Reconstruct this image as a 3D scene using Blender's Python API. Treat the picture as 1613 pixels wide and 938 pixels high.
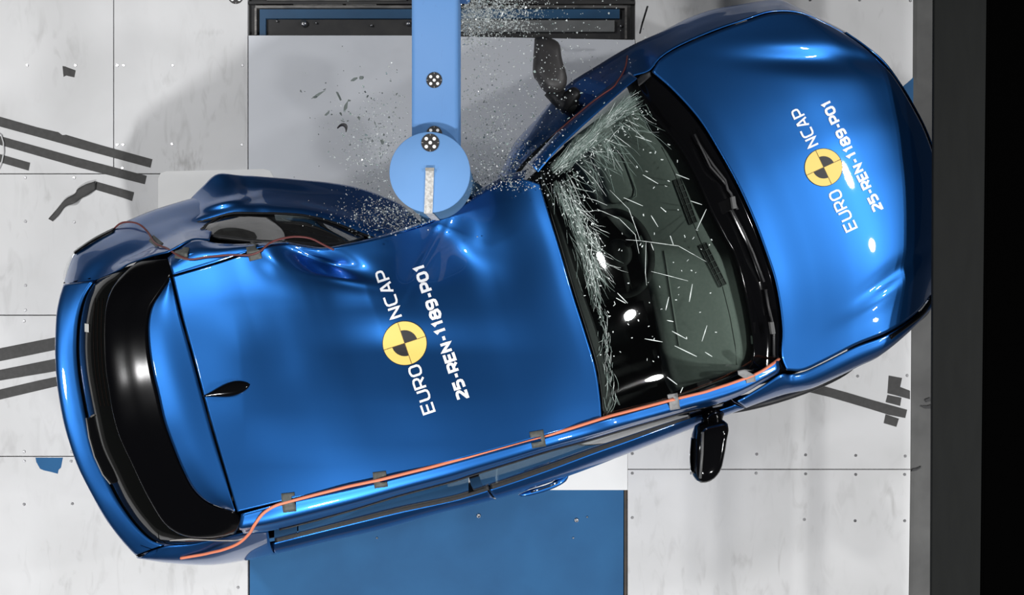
import bpy, bmesh, math, random
import numpy as np
from mathutils import Vector, Matrix
from mathutils.bvhtree import BVHTree

random.seed(7)
rng = np.random.default_rng(11)
S = bpy.context.scene
C = S.collection
for o in list(bpy.data.objects):
    bpy.data.objects.remove(o)

# ------------------------------------------------------------------ camera
W, HH = 1613, 938
F = 1470.0            # focal length in pixels of the 1613 wide frame
CAM = 5.0             # camera height above the floor plates, looking straight down
cam = bpy.data.cameras.new('camera')
cam.sensor_width = 36.0
cam.lens = F / W * 36.0
cam.clip_start = 0.05
cam.clip_end = 60
co = bpy.data.objects.new('camera', cam)
co.location = (0, 0, CAM)
C.objects.link(co)
S.camera = co

# ------------------------------------------------------------------ world, lamps, exposure
S.view_settings.view_transform = 'Standard'
S.view_settings.look = 'None'
S.view_settings.gamma = 1.0
S.view_settings.exposure = 0.0
try:
    S.view_settings.use_curve_mapping = False
except Exception:
    pass
wd = bpy.data.worlds.new('hall')
S.world = wd
wd.use_nodes = True
wd.node_tree.nodes['Background'].inputs[0].default_value = (0.9, 0.95, 1.0, 1)
wd.node_tree.nodes['Background'].inputs[1].default_value = 0.025


def lamp(name, loc, target, power, size, color=(1, 1, 1), spread=180):
    l = bpy.data.lights.new(name, 'AREA')
    l.shape = 'DISK'
    l.size = size
    l.energy = power
    l.color = color
    l.spread = math.radians(spread)
    o = bpy.data.objects.new(name, l)
    o.location = loc
    d = Vector(target) - Vector(loc)
    o.rotation_euler = d.to_track_quat('-Z', 'Y').to_euler()
    C.objects.link(o)
    return o


lamp('flood_lamp', (-1.7, -5.3, 6.9), (-1.2, -0.8, 0), 410, 0.5)
lamp('flood_lamp', (3.2, -4.4, 6.6), (0.9, -0.4, 0), 150, 0.5)
lamp('flood_lamp', (-5.8, -1.0, 5.0), (-1.8, 0.2, 0), 88, 0.45)
lamp('flood_lamp', (-4.8, 2.4, 6.4), (-1.6, 0.4, 0), 205, 0.45)
lamp('flood_lamp', (5.2, 1.75, 5.6), (1.2, 0.4, 0.5), 108, 0.3)
lamp('flood_lamp', (5.8, 0.3, 5.4), (1.2, 0, 0.5), 105, 0.3)
lamp('flood_lamp', (5.6, -2.0, 3.9), (1.0, -0.7, 0.5), 55, 0.24)


# ------------------------------------------------------------------ helpers
def P(px, py, z):
    """a point at height z that stands where the photograph shows (px, py)"""
    k = (CAM - z) / F
    return np.array([(px - W / 2) * k, (HH / 2 - py) * k, z])


def spl(pts, n, px=True):
    """catmull-rom through the points, n samples evenly along it"""
    p = np.array([P(*q) for q in pts]) if px else np.array(pts, float)
    if len(p) == 2:
        t = np.linspace(0, 1, n)[:, None]
        return p[0] * (1 - t) + p[1] * t
    e = np.vstack([2 * p[0] - p[1], p, 2 * p[-1] - p[-2]])
    out = []
    m = 24
    for i in range(1, len(e) - 2):
        p0, p1, p2, p3 = e[i - 1], e[i], e[i + 1], e[i + 2]
        t0 = 0
        t1 = t0 + max(np.linalg.norm(p1 - p0), 1e-6) ** .5
        t2 = t1 + max(np.linalg.norm(p2 - p1), 1e-6) ** .5
        t3 = t2 + max(np.linalg.norm(p3 - p2), 1e-6) ** .5
        t = np.linspace(t1, t2, m, endpoint=False)[:, None]
        a1 = (t1 - t) / (t1 - t0) * p0 + (t - t0) / (t1 - t0) * p1
        a2 = (t2 - t) / (t2 - t1) * p1 + (t - t1) / (t2 - t1) * p2
        a3 = (t3 - t) / (t3 - t2) * p2 + (t - t2) / (t3 - t2) * p3
        b1 = (t2 - t) / (t2 - t0) * a1 + (t - t0) / (t2 - t0) * a2
        b2 = (t3 - t) / (t3 - t1) * a2 + (t - t1) / (t3 - t1) * a3
        out.append((t2 - t) / (t2 - t1) * b1 + (t - t1) / (t2 - t1) * b2)
    out.append(p[-1:])
    q = np.vstack(out)
    d = np.concatenate([[0], np.cumsum(np.linalg.norm(np.diff(q, axis=0), axis=1))])
    s = np.linspace(0, d[-1], n)
    return np.stack([np.interp(s, d, q[:, k]) for k in range(3)], 1)


def coons(b, t, l, r):
    nu, nv = len(b), len(l)
    u = np.linspace(0, 1, nu)[None, :, None]
    v = np.linspace(0, 1, nv)[:, None, None]
    B, T, L, R = b[None], t[None], l[:, None], r[:, None]
    return (1 - v) * B + v * T + (1 - u) * L + u * R - (
        (1 - u) * (1 - v) * b[0] + u * (1 - v) * b[-1] + (1 - u) * v * t[0] + u * v * t[-1])


def loft(curves, nu, nv, px=True):
    rows = np.array([spl(c, nu, px) if not isinstance(c, np.ndarray) else c for c in curves])
    if len(curves) == 2:
        v = np.linspace(0, 1, nv)[:, None, None]
        return rows[0][None] * (1 - v) + rows[1][None] * v
    g = np.zeros((nv, nu, 3))
    for i in range(nu):
        g[:, i] = spl(rows[:, i], nv, False)
    return g


def link(name, me, mats, parent=None):
    o = bpy.data.objects.new(name, me)
    for m in (mats if isinstance(mats, (list, tuple)) else [mats]):
        me.materials.append(m)
    C.objects.link(o)
    if parent:
        o.parent = parent
        o.matrix_parent_inverse = parent.matrix_world.inverted()
    return o


def mesh(name, verts, faces, mats, parent=None, smooth=True, mi=None, pivot=None):
    me = bpy.data.meshes.new(name)
    me.from_pydata([tuple(v) for v in verts], [], faces)
    me.update()
    if smooth:
        me.polygons.foreach_set('use_smooth', [True] * len(me.polygons))
    if mi is not None:
        me.polygons.foreach_set('material_index', mi)
    if parent is None and pivot is not None:
        me.transform(Matrix.Translation(-Vector(pivot)))
    o = link(name, me, mats, parent)
    if parent is None and pivot is not None:
        o.location = pivot
    return o


def tag(o, label=None, cat=None, group=None, kind=None):
    if label: o['label'] = label
    if cat: o['category'] = cat
    if group: o['group'] = group
    if kind: o['kind'] = kind
    return o


def thing(name, loc, label, cat, group=None):
    o = bpy.data.objects.new(name, None)
    o.empty_display_size = 0.1
    o.location = loc
    C.objects.link(o)
    bpy.context.view_layer.update()
    return tag(o, label, cat, group)


BODY = []       # (bvh) of every outer panel, for laying decals, wires and cracks on the car
BODY_C = np.array([-0.05, -0.05, 0.55])


def grid_faces(nv, nu):
    return [(j * nu + i, j * nu + i + 1, (j + 1) * nu + i + 1, (j + 1) * nu + i)
            for j in range(nv - 1) for i in range(nu - 1)]


def panel(name, g, mat, parent, thick=0.006, body=True, label=None, center=None):
    nv, nu = g.shape[:2]
    V = g.reshape(-1, 3)
    fs = grid_faces(nv, nu)
    a = V[[f[0] for f in fs]]; b = V[[f[1] for f in fs]]; c = V[[f[2] for f in fs]]; d = V[[f[3] for f in fs]]
    n = np.cross(c - a, d - b)
    ctr = (a + b + c + d) / 4
    cc = BODY_C if center is None else center
    if np.sum(n * (ctr - cc)) < 0:
        fs = [f[::-1] for f in fs]
    if body:
        BODY.append(BVHTree.FromPolygons([tuple(v) for v in V], fs))
    o = mesh(name, V, fs, mat, parent)
    if thick:
        m = o.modifiers.new('thickness', 'SOLIDIFY')
        m.thickness = thick
        m.offset = -1
    if label: o['label'] = label
    return o


def cast(px, py, off=0.002, trees=None):
    o = Vector((0, 0, CAM))
    d = (Vector(P(px, py, 0)) - o).normalized()
    best = None
    for t in (trees or BODY):
        h = t.ray_cast(o, d)
        if h[0] is not None and (best is None or h[3] < best[2]):
            n = h[1] if h[1].dot(d) < 0 else -h[1]
            best = (h[0], n, h[3])
    if best is None:
        return None
    return best[0] + best[1] * off, best[1]


def tube(name, pts, r, mat, parent=None, n=8, caps=True, rad=None):
    pts = [Vector(p) for p in pts]
    V, Fs = [], []
    up = Vector((0, 0, 1))
    prev = None
    for i, p in enumerate(pts):
        t = (pts[min(i + 1, len(pts) - 1)] - pts[max(i - 1, 0)]).normalized()
        if prev is None:
            a = t.cross(up)
            if a.length < 1e-3: a = t.cross(Vector((1, 0, 0)))
            a.normalize()
        else:
            a = (prev - t * prev.dot(t)).normalized()
        prev = a
        b = t.cross(a)
        rr = rad[i] if rad else r
        for k in range(n):
            th = 2 * math.pi * k / n
            V.append(p + (a * math.cos(th) + b * math.sin(th)) * rr)
    for i in range(len(pts) - 1):
        for k in range(n):
            Fs.append((i * n + k, i * n + (k + 1) % n, (i + 1) * n + (k + 1) % n, (i + 1) * n + k))
    if caps:
        Fs.append(tuple(range(n))[::-1])
        Fs.append(tuple((len(pts) - 1) * n + k for k in range(n)))
    return mesh(name, V, Fs, mat, parent)


def prism(name, poly, z0, z1, mat, parent=None, bevel=0.0, smooth=False, world=False):
    """upright prism whose top outline is the pixel polygon at height z1"""
    top = [np.array([p[0], p[1], z1]) for p in poly] if world else [P(x, y, z1) for x, y in poly]
    c = np.mean(top, axis=0)
    n = len(top)
    bm = bmesh.new()
    tv = [bm.verts.new(p) for p in top]
    bv = [bm.verts.new((p[0], p[1], z0)) for p in top]
    bm.faces.new(tv); bm.faces.new(bv[::-1])
    for i in range(n):
        bm.faces.new((tv[i], bv[i], bv[(i + 1) % n], tv[(i + 1) % n]))
    bmesh.ops.recalc_face_normals(bm, faces=bm.faces)
    me = bpy.data.meshes.new(name)
    bm.to_mesh(me); bm.free()
    piv = Vector((c[0], c[1], z0))
    if parent is None:
        me.transform(Matrix.Translation(-piv))
    o = link(name, me, mat, parent)
    if parent is None:
        o.location = piv
    if bevel:
        m = o.modifiers.new('bevel', 'BEVEL')
        m.width = bevel; m.segments = 3; m.limit_method = 'ANGLE'
    return o


def pillow(name, poly, zc, hh, mat, parent=None, nl=9, sq=0.55, n=36):
    """rounded closed body whose widest outline is the pixel polygon at height zc"""
    pts = [(x, y, zc) for x, y in poly]
    ring = spl(pts + pts[:1], n + 1)[:-1]
    c = ring.mean(axis=0)
    V, Fs = [], []
    for k in range(nl):
        a = -math.pi / 2 + math.pi * (k + .5) / nl
        s = math.cos(a) ** sq
        z = zc + hh * math.copysign(abs(math.sin(a)) ** 0.8, a)
        for p in ring:
            V.append((c[0] + (p[0] - c[0]) * s, c[1] + (p[1] - c[1]) * s, z))
    for k in range(nl - 1):
        for i in range(n):
            Fs.append((k * n + i, k * n + (i + 1) % n, (k + 1) * n + (i + 1) % n, (k + 1) * n + i))
    Fs.append(tuple(range(n))[::-1]); Fs.append(tuple((nl - 1) * n + i for i in range(n)))
    me_o = mesh(name, V, Fs, mat, parent)
    bm = bmesh.new(); bm.from_mesh(me_o.data); bmesh.ops.recalc_face_normals(bm, faces=bm.faces); bm.to_mesh(me_o.data); bm.free()
    return me_o


def lathe(name, prof, mat, parent, M, n=40):
    V, Fs = [], []
    for r, z in prof:
        for k in range(n):
            a = 2 * math.pi * k / n
            V.append(M @ Vector((r * math.cos(a), r * math.sin(a), z)))
    m = len(prof)
    for j in range(m - 1):
        for k in range(n):
            Fs.append((j * n + k, j * n + (k + 1) % n, (j + 1) * n + (k + 1) % n, (j + 1) * n + k))
    o = mesh(name, V, Fs, mat, parent)
    bm = bmesh.new(); bm.from_mesh(o.data)
    bmesh.ops.recalc_face_normals(bm, faces=bm.faces); bm.to_mesh(o.data); bm.free()
    return o


def box(name, c, s, mat, parent=None, rot=0, bevel=0.0):
    bm = bmesh.new()
    bmesh.ops.create_cube(bm, size=1)
    bmesh.ops.scale(bm, vec=s, verts=bm.verts)
    bmesh.ops.rotate(bm, cent=(0, 0, 0), matrix=Matrix.Rotation(rot, 3, 'Z'), verts=bm.verts)
    if parent is not None:
        bmesh.ops.translate(bm, vec=c, verts=bm.verts)
    if bevel:
        bmesh.ops.bevel(bm, geom=list(bm.edges), offset=bevel, segments=3, affect='EDGES', profile=.5)
    me = bpy.data.meshes.new(name)
    bm.to_mesh(me); bm.free()
    o = link(name, me, mat, parent)
    if parent is None: o.location = c
    return o


# ------------------------------------------------------------------ materials
def mat(name, col, rough=.5, metal=0., coat=0., spec=.5, trans=0., emit=None, ior=1.45, coatr=.03):
    m = bpy.data.materials.new(name)
    m.use_nodes = True
    b = m.node_tree.nodes['Principled BSDF']
    b.inputs['Base Color'].default_value = (*col, 1)
    b.inputs['Roughness'].default_value = rough
    b.inputs['Metallic'].default_value = metal
    b.inputs['Coat Weight'].default_value = coat
    b.inputs['Coat Roughness'].default_value = coatr
    b.inputs['Specular IOR Level'].default_value = spec
    b.inputs['Transmission Weight'].default_value = trans
    b.inputs['IOR'].default_value = ior
    return m


def noisy(name, c0, c1, scale=3., rough=.5, detail=6, lo=.35, hi=.7, dist=.3, spec=.5, metal=0., stretch=(1, 1, 1), bump=0., c2=None, scale2=30, lo2=.62, hi2=.75, blot=None):
    m = mat(name, c0, rough, metal, spec=spec)
    nt = m.node_tree; N = nt.nodes; L = nt.links
    b = N['Principled BSDF']
    geo = N.new('ShaderNodeNewGeometry')
    mp = N.new('ShaderNodeMapping'); mp.inputs['Scale'].default_value = stretch
    L.new(geo.outputs['Position'], mp.inputs['Vector'])
    nz = N.new('ShaderNodeTexNoise')
    nz.inputs['Scale'].default_value = scale; nz.inputs['Detail'].default_value = detail; nz.inputs['Distortion'].default_value = dist
    L.new(mp.outputs[0], nz.inputs['Vector'])
    r = N.new('ShaderNodeValToRGB')
    r.color_ramp.elements[0].position = lo; r.color_ramp.elements[0].color = (*c0, 1)
    r.color_ramp.elements[1].position = hi; r.color_ramp.elements[1].color = (*c1, 1)
    L.new(nz.outputs['Fac'], r.inputs[0])
    out = r.outputs[0]
    if c2:
        n2 = N.new('ShaderNodeTexNoise'); n2.inputs['Scale'].default_value = scale2; n2.inputs['Detail'].default_value = 8
        n2.inputs['Distortion'].default_value = 1.2
        mp2 = N.new('ShaderNodeMapping'); mp2.inputs['Scale'].default_value = (1.6, .5, 1)
        L.new(geo.outputs['Position'], mp2.inputs['Vector']); L.new(mp2.outputs[0], n2.inputs['Vector'])
        mr = N.new('ShaderNodeMapRange'); mr.inputs['From Min'].default_value = lo2; mr.inputs['From Max'].default_value = hi2
        L.new(n2.outputs['Fac'], mr.inputs['Value'])
        # a patchy mask so that the scuffs gather in places
        n3 = N.new('ShaderNodeTexNoise'); n3.inputs['Scale'].default_value = 1.7; n3.inputs['Detail'].default_value = 2
        L.new(geo.outputs['Position'], n3.inputs['Vector'])
        m3 = N.new('ShaderNodeMapRange'); m3.inputs['From Min'].default_value = .45; m3.inputs['From Max'].default_value = .62
        L.new(n3.outputs['Fac'], m3.inputs['Value'])
        mu = N.new('ShaderNodeMath'); mu.operation = 'MULTIPLY'
        L.new(mr.outputs[0], mu.inputs[0]); L.new(m3.outputs[0], mu.inputs[1])
        fac = mu.outputs[0]
        for (bx, by, sx, sy, amt) in (blot or []):
            q = P(bx, by, 0)
            mpb = N.new('ShaderNodeMapping'); mpb.vector_type = 'TEXTURE'
            mpb.inputs['Location'].default_value = (q[0], q[1], 0); mpb.inputs['Scale'].default_value = (sx, sy, 1)
            L.new(geo.outputs['Position'], mpb.inputs['Vector'])
            ln = N.new('ShaderNodeVectorMath'); ln.operation = 'LENGTH'; L.new(mpb.outputs[0], ln.inputs[0])
            n4 = N.new('ShaderNodeTexNoise'); n4.inputs['Scale'].default_value = 45; n4.inputs['Detail'].default_value = 8
            L.new(mp2.outputs[0], n4.inputs['Vector'])
            ad = N.new('ShaderNodeMath'); ad.operation = 'MULTIPLY_ADD'; ad.inputs[1].default_value = 2.2
            L.new(n4.outputs['Fac'], ad.inputs[0]); L.new(ln.outputs['Value'], ad.inputs[2])
            mb = N.new('ShaderNodeMapRange'); mb.inputs['From Min'].default_value = 1.0; mb.inputs['From Max'].default_value = 1.9
            mb.inputs['To Min'].default_value = amt; mb.inputs['To Max'].default_value = 0
            L.new(ad.outputs[0], mb.inputs['Value'])
            mx2 = N.new('ShaderNodeMath'); mx2.operation = 'MAXIMUM'
            L.new(fac, mx2.inputs[0]); L.new(mb.outputs[0], mx2.inputs[1])
            fac = mx2.outputs[0]
        mx = N.new('ShaderNodeMix'); mx.data_type = 'RGBA'
        L.new(fac, mx.inputs[0]); L.new(out, mx.inputs[6]); mx.inputs[7].default_value = (*c2, 1)
        out = mx.outputs[2]
    L.new(out, b.inputs['Base Color'])
    if bump:
        bp = N.new('ShaderNodeBump'); bp.inputs['Strength'].default_value = bump; bp.inputs['Distance'].default_value = .01
        L.new(nz.outputs['Fac'], bp.inputs['Height']); L.new(bp.outputs[0], b.inputs['Normal'])
    return m


def thin_glass(name, tint, gloss=.08, rough=.02):
    m = bpy.data.materials.new(name); m.use_nodes = True
    nt = m.node_tree; N = nt.nodes; L = nt.links
    N.remove(N['Principled BSDF'])
    out = N['Material Output']
    tr = N.new('ShaderNodeBsdfTransparent'); tr.inputs[0].default_value = (*tint, 1)
    gl = N.new('ShaderNodeBsdfGlossy'); gl.inputs[0].default_value = (1, 1, 1, 1); gl.inputs['Roughness'].default_value = rough
    fr = N.new('ShaderNodeFresnel'); fr.inputs[0].default_value = 1.5
    ad = N.new('ShaderNodeMath'); ad.operation = 'ADD'; ad.inputs[1].default_value = gloss
    L.new(fr.outputs[0], ad.inputs[0])
    mx = N.new('ShaderNodeMixShader')
    L.new(ad.outputs[0], mx.inputs[0]); L.new(tr.outputs[0], mx.inputs[1]); L.new(gl.outputs[0], mx.inputs[2])
    L.new(mx.outputs[0], out.inputs[0])
    return m


PAINT = mat('blue_car_paint', (0.017, 0.115, 0.375), .385, .92, 1.0)
BLACKG = mat('gloss_black', (.0025, .0025, .003), .08, 0, 0, spec=.4)
SPOIL = mat('spoiler_black', (.002, .002, .0025), .14, 0, 0, spec=.18)
BLACKP = noisy('black_plastic', (.010, .010, .011), (.018, .018, .02), 60, .5)
GLASSB = mat('dark_glass', (.003, .0032, .003), .06, 0, 0, spec=.25)
GLASS = thin_glass('window_glass', (.80, .88, .83), .03)
SIDEGL = thin_glass('side_glass', (.22, .27, .27), .10)
CABIN = noisy('cabin_black', (.018, .019, .019), (.03, .032, .031), 25, .8)
DASH = noisy('dash_grey', (.19, .215, .20), (.22, .24, .225), 70, .6)
VENT = mat('vent_black', (.006, .006, .006), .5)
PLATE = noisy('plate_pale_grey', (.66, .66, .665), (.58, .58, .58), 1.8, .5, c2=(.40, .395, .39), scale2=9, lo2=.52, hi2=.9,
              blot=[(293, 258, .12, .09, 1.0), (330, 52, .12, .03, .35), (264, 125, .06, .05, .4), (1082, 15, .09, .04, .5), (1005, 805, .03, .14, .35), (1025, 765, .05, .08, .3)])
SHEET = noisy('white_sheet', (.63, .65, .69), (.60, .62, .66), 2.0, .45)
SHEETW = noisy('white_board', (.84, .84, .83), (.78, .78, .77), 3.0, .5, c2=(.45, .43, .40), scale2=6)
SLED = noisy('sled_blue', (.022, .115, .27), (.018, .095, .23), 3.5, .6, spec=.25)
RAIL = noisy('rail_blue_shaded', (.016, .07, .15), (.014, .055, .12), 5, .5)  # darker copy of the sled blue, the trench shade put into its colour
STEEL = noisy('raw_steel', (.22, .21, .20), (.10, .10, .10), 12, .4, metal=.6, stretch=(1, 4, 1))
DARKP = noisy('pit_dark', (.02, .02, .022), (.035, .034, .033), 8, .6)
SCREW = mat('screw_steel', (.35, .35, .36), .3, .9)
CONC = noisy('concrete', (.105, .105, .103), (.075, .075, .074), 5, .8, bump=.2)
BEAM = noisy('beam_grey', (.0065, .0072, .0068), (.005, .0056, .0053), 4, .7, spec=.2, stretch=(6, 1, 1))
BLACKM = mat('black_cloth', (.0008, .0008, .0008), .95, spec=0)
TAPE = noisy('dark_grey_tape', (.052, .051, .050), (.066, .065, .064), 40, .7)
POLE = noisy('pole_blue', (.150, .325, .64), (.165, .35, .68), 4, .6, spec=.3)
POLE2 = noisy('pole_blue_scuffed', (.105, .245, .51), (.115, .26, .535), 4, .5, spec=.3, c2=(.09, .17, .36), scale2=30, lo2=.62, hi2=1.0, blot=[(681, 152, .045, .02, .8)])
WHITE = mat('white_paint', (.86, .86, .86), .5)
LETTER = mat('letter_white', (.85, .86, .88), .4)
YEL = mat('target_yellow', (.86, .62, .16), .5)
BLK = mat('target_black', (.022, .020, .022), .5)
MARKD = mat('marker_dark', (.035, .033, .033), .5)
STRIP = noisy('bare_tape', (.70, .69, .66), (.42, .41, .39), 90, .6, lo=.4, hi=.65)
WIRE = mat('orange_wire', (.80, .24, .13), .45)
WIRED = mat('dark_red_wire', (.12, .03, .028), .45)
DUCT = noisy('grey_duct_tape', (.075, .08, .075), (.10, .105, .095), 60, .55)
DUCTL = noisy('pale_duct_tape', (.28, .28, .28), (.22, .22, .22), 60, .55)
TYRE = mat('tyre_rubber', (.012, .012, .012), .8)
RIM = mat('rim_grey', (.25, .25, .26), .3, .9)
LAMPG = mat('lamp_clear', (.42, .44, .46), .1, 0, 1)
CRACK = mat('crack_white', (.22, .29, .26), .3, spec=1.0)
GSHARD = mat('shard_grey_glass', (.20, .23, .22), .12, 0, 0, spec=.6, trans=.3)
SHARD = mat('shard_glass', (.72, .86, .80), .06, 0, 0, spec=.8, trans=.75)
DUSTM = mat('glass_dust', (.70, .75, .73), .2, 0, 0, spec=1.0, trans=.3)
CHROME = mat('chrome', (.7, .72, .75), .12, 1.0)

# ------------------------------------------------------------------ the setting
ZB = -0.03


def slab(name, poly, z0, z1, m, **k):
    return prism(name, poly, z0, z1, m, **k)


floor = mesh('floor', [(-5, -4.5, ZB - .004), (5, -4.5, ZB - .004), (5, 4.5, ZB - .004), (-5, 4.5, ZB - .004)], [(0, 1, 2, 3)], CONC, smooth=False)
tag(floor, kind='structure')

SCR = bpy.data.meshes.new('screw')
bm = bmesh.new()
bmesh.ops.create_cone(bm, cap_ends=True, segments=14, radius1=.009, radius2=.0065, depth=.004)
bm.to_mesh(SCR); bm.free(); SCR.materials.append(SCREW)


def floor_plate(name, poly, label, screws, m=PLATE, cat='floor plate', group=None):
    c = np.mean([P(x, y, 0) for x, y in poly], axis=0)
    o = prism(name, poly, ZB, 0, m)
    tag(o, label, cat, group)
    bpy.context.view_layer.update()
    for x, y in screws:
        s = bpy.data.objects.new('screw', SCR)
        C.objects.link(s)
        s.parent = o
        s.location = Vector(P(x, y, 0)) - o.location + Vector((0, 0, .001))
    return o


G = .8
floor_plate('floor_plate', [(-340, -320), (179 - G, -320), (179 - G, 274 - G), (-340, 274 - G)], 'pale grey floor plate in the top left corner, with the small torn scrap of tape',
            [(43, 103), (119, 103), (40, -30), (117, -30)])
floor_plate('floor_plate', [(179 + G, -320), (390, -320), (390, 274 - G), (179 + G, 274 - G)], 'pale grey floor plate with dark scuffs left of the central sheet',
            [(185, 103), (195, 103), (272, 103), (382, 103), (185, 228), (194, 228), (271, 227), (381, 228), (193, 265)])
floor_plate('floor_plate', [(-340, 274 + G), (390, 274 + G), (390, 497 - G), (-340, 497 - G)], 'pale floor plate under the torn, folded tape strip behind the car',
            [(40, 280), (117, 280), (40, 349), (117, 350), (40, 450), (40, 489)])
floor_plate('floor_plate', [(-340, 497 + G), (390, 497 + G), (390, 719.5 - G), (-340, 719.5 - G)], 'pale floor plate carrying three short tape strips at the left edge',
            [(38, 506), (38, 712), (113, 712)])
floor_plate('floor_plate', [(-340, 719.5 + G), (390, 719.5 + G), (390, 1250), (-340, 1250)], 'very pale floor plate at bottom left with the torn blue patch',
            [(38, 727), (112, 727), (38, 795), (114, 794), (375, 926)])
floor_plate('floor_plate', [(1001, -320), (1440, -320), (1434, 740 - G), (989, 740 - G), (989, 500), (1001, 480)], 'large pale grey floor plate under the front of the car',
            [(1192, 716), (1269, 717), (1348, 718), (1426, 719), (1351, 593), (1429, 592), (996, 715), (1276, 0), (1354, 0), (1434, 1)])
floor_plate('floor_plate', [(989, 740 + G), (1434, 740 + G), (1427, 1250), (989, 1250)], 'pale grey floor plate at bottom right below the black door mirror',
            [(1191, 746), (1269, 747), (1348, 748), (1425, 748), (1267, 819), (1347, 821), (1425, 821), (996, 746), (996, 816)])

# trench with the sled
trench = thing('sled_pit', Vector(P(690, 28, ZB)), 'dark steel framed pit with a blue inner rail at the top edge', 'pit')
for nm, poly, z0, z1, m in (
        ('pit_floor', [(391, -320), (1000, -320), (1000, 62), (391, 62)], ZB - .003, ZB + .003, DARKP),
        ('frame', [(391, 2), (1000, 2), (1000, 6), (391, 6)], ZB, -.004, DARKP),
        ('frame_edge', [(402, 8.5), (988, 8.5), (988, 12.5), (402, 12.5)], ZB, .0, STEEL),
        ('frame_edge', [(401, 12.5), (404, 12.5), (404, 55), (401, 55)], ZB, .0, STEEL),
        ('frame_edge', [(984.5, 12.5), (987.5, 12.5), (987.5, 61), (984.5, 61)], ZB, .0, STEEL),
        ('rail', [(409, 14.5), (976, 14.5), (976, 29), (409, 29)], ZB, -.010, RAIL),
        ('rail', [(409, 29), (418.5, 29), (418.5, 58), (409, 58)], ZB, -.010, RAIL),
        ('cross_bar', [(700, 32), (968, 32), (968, 50), (700, 50)], ZB, -.006, noisy('bar_grey', (.16, .165, .165), (.12, .125, .125), 9, .5)),
        ('cover_strip', [(420, -12), (640, -12), (640, 1), (420, 1)], ZB, -.012, STEEL),
        ('cover_strip', [(470, 3.5), (530, 3.5), (540, 7), (462, 7)], ZB, -.012, SHEETW),
        ('cover_strip', [(550, 3.5), (600, 3.5), (592, 7), (545, 7)], ZB, -.012, SHEETW),
        ('cover_strip', [(860, 3.5), (982, 3.5), (982, 7), (850, 7)], ZB, -.012, STEEL)):
    prism(nm, poly, z0, z1, m, trench)
for x, y, r in ((478.5, 37, .019), (643, 37, .014), (436, 33, .006), (585, 40, .007), (498, 36, .005), (978, 41, .007)):
    q = P(x, y, -.015)
    lathe('bolt', [(0.0001, r * .8), (r * .5, r * .7), (r * .85, r * .4), (r, 0), (r, -.012)], SCREW, trench, Matrix.Translation(Vector(q)), 16)

sled = thing('test_sled', Vector(P(690, 860, ZB)), 'blue steel sled deck sunk between the floor plates at the bottom', 'sled')
prism('deck', [(393.5, 500), (983, 500), (981, 1250), (393.5, 1250)], ZB, -.006, SLED, sled)
prism('edge_trim', [(983.4, 700), (987.6, 700), (987.6, 1250), (983.4, 1250)], ZB, -.012, noisy('edge_rust', (.07, .05, .035), (.04, .035, .03), 20, .6), sled)
for x, y in ((754, 813), (908, 820), (594, 848), (925, 815), (903, 848)):
    r = .012 if x in (754, 908) else .005
    lathe('bolt', [(0.0001, .004), (r * .55, .004), (r * .6, .007), (r * .9, .005), (r, 0), (r, -.006)], SCREW, sled, Matrix.Translation(Vector(P(x, y, -.006))), 16)

sh = prism('cover_sheet', [(391.5, 56), (640, 56), (1000, 63), (1000, 300), (960, 500), (391.5, 520)], -.005, .003, SHEET)
tag(sh, 'wide cool white sheet lying under and behind the blue pole', 'sheet')
sh = prism('cover_sheet', [(700, 690), (988.5, 640), (988.5, 772.5), (700, 772.5)], -.005, .003, SHEETW)
tag(sh, 'white sheet end between the car door and the blue sled deck', 'sheet')
sh = prism('floor_mat', [(249, 281), (253, 273), (262, 270), (415, 266.5), (425, 269), (431, 279), (434, 430), (249, 430)], .0005, .005, SHEETW)
tag(sh, 'white rounded mat under the torn rear door', 'mat')

# gantry walkway bridging the nose of the car
gan = thing('gantry', (1.8, 0, ZB), 'dark grey steel gantry edge with a black deck above the nose of the car', 'gantry')
ZG = 0.98
prism('edge_beam', [(1473.5, -420), (1559, -420), (1540, 1360), (1465.5, 1360)], ZG - .02, ZG, BEAM, gan, bevel=.004)
prism('edge_flange', [(1559.5, -420), (1563, -420), (1544, 1360), (1540.5, 1360)], ZG - .02, ZG + .002, BLACKM, gan)
prism('deck', [(1563.3, -420), (1640, -420), (1640, 1360), (1544.3, 1360)], ZG - .02, ZG - .002, BLACKM, gan)
for yy in (2.22, -2.22):
    box('post', (1.95, yy, (ZG - .021 + ZB) / 2), (.1, .1, ZG - .021 - ZB), BEAM, gan)


def flat(name, poly, m, label, cat, z=.0012, z0=.0004, group=None):
    o = prism(name, poly, z0, z, m)
    tag(o, label, cat, group)
    return o


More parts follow.
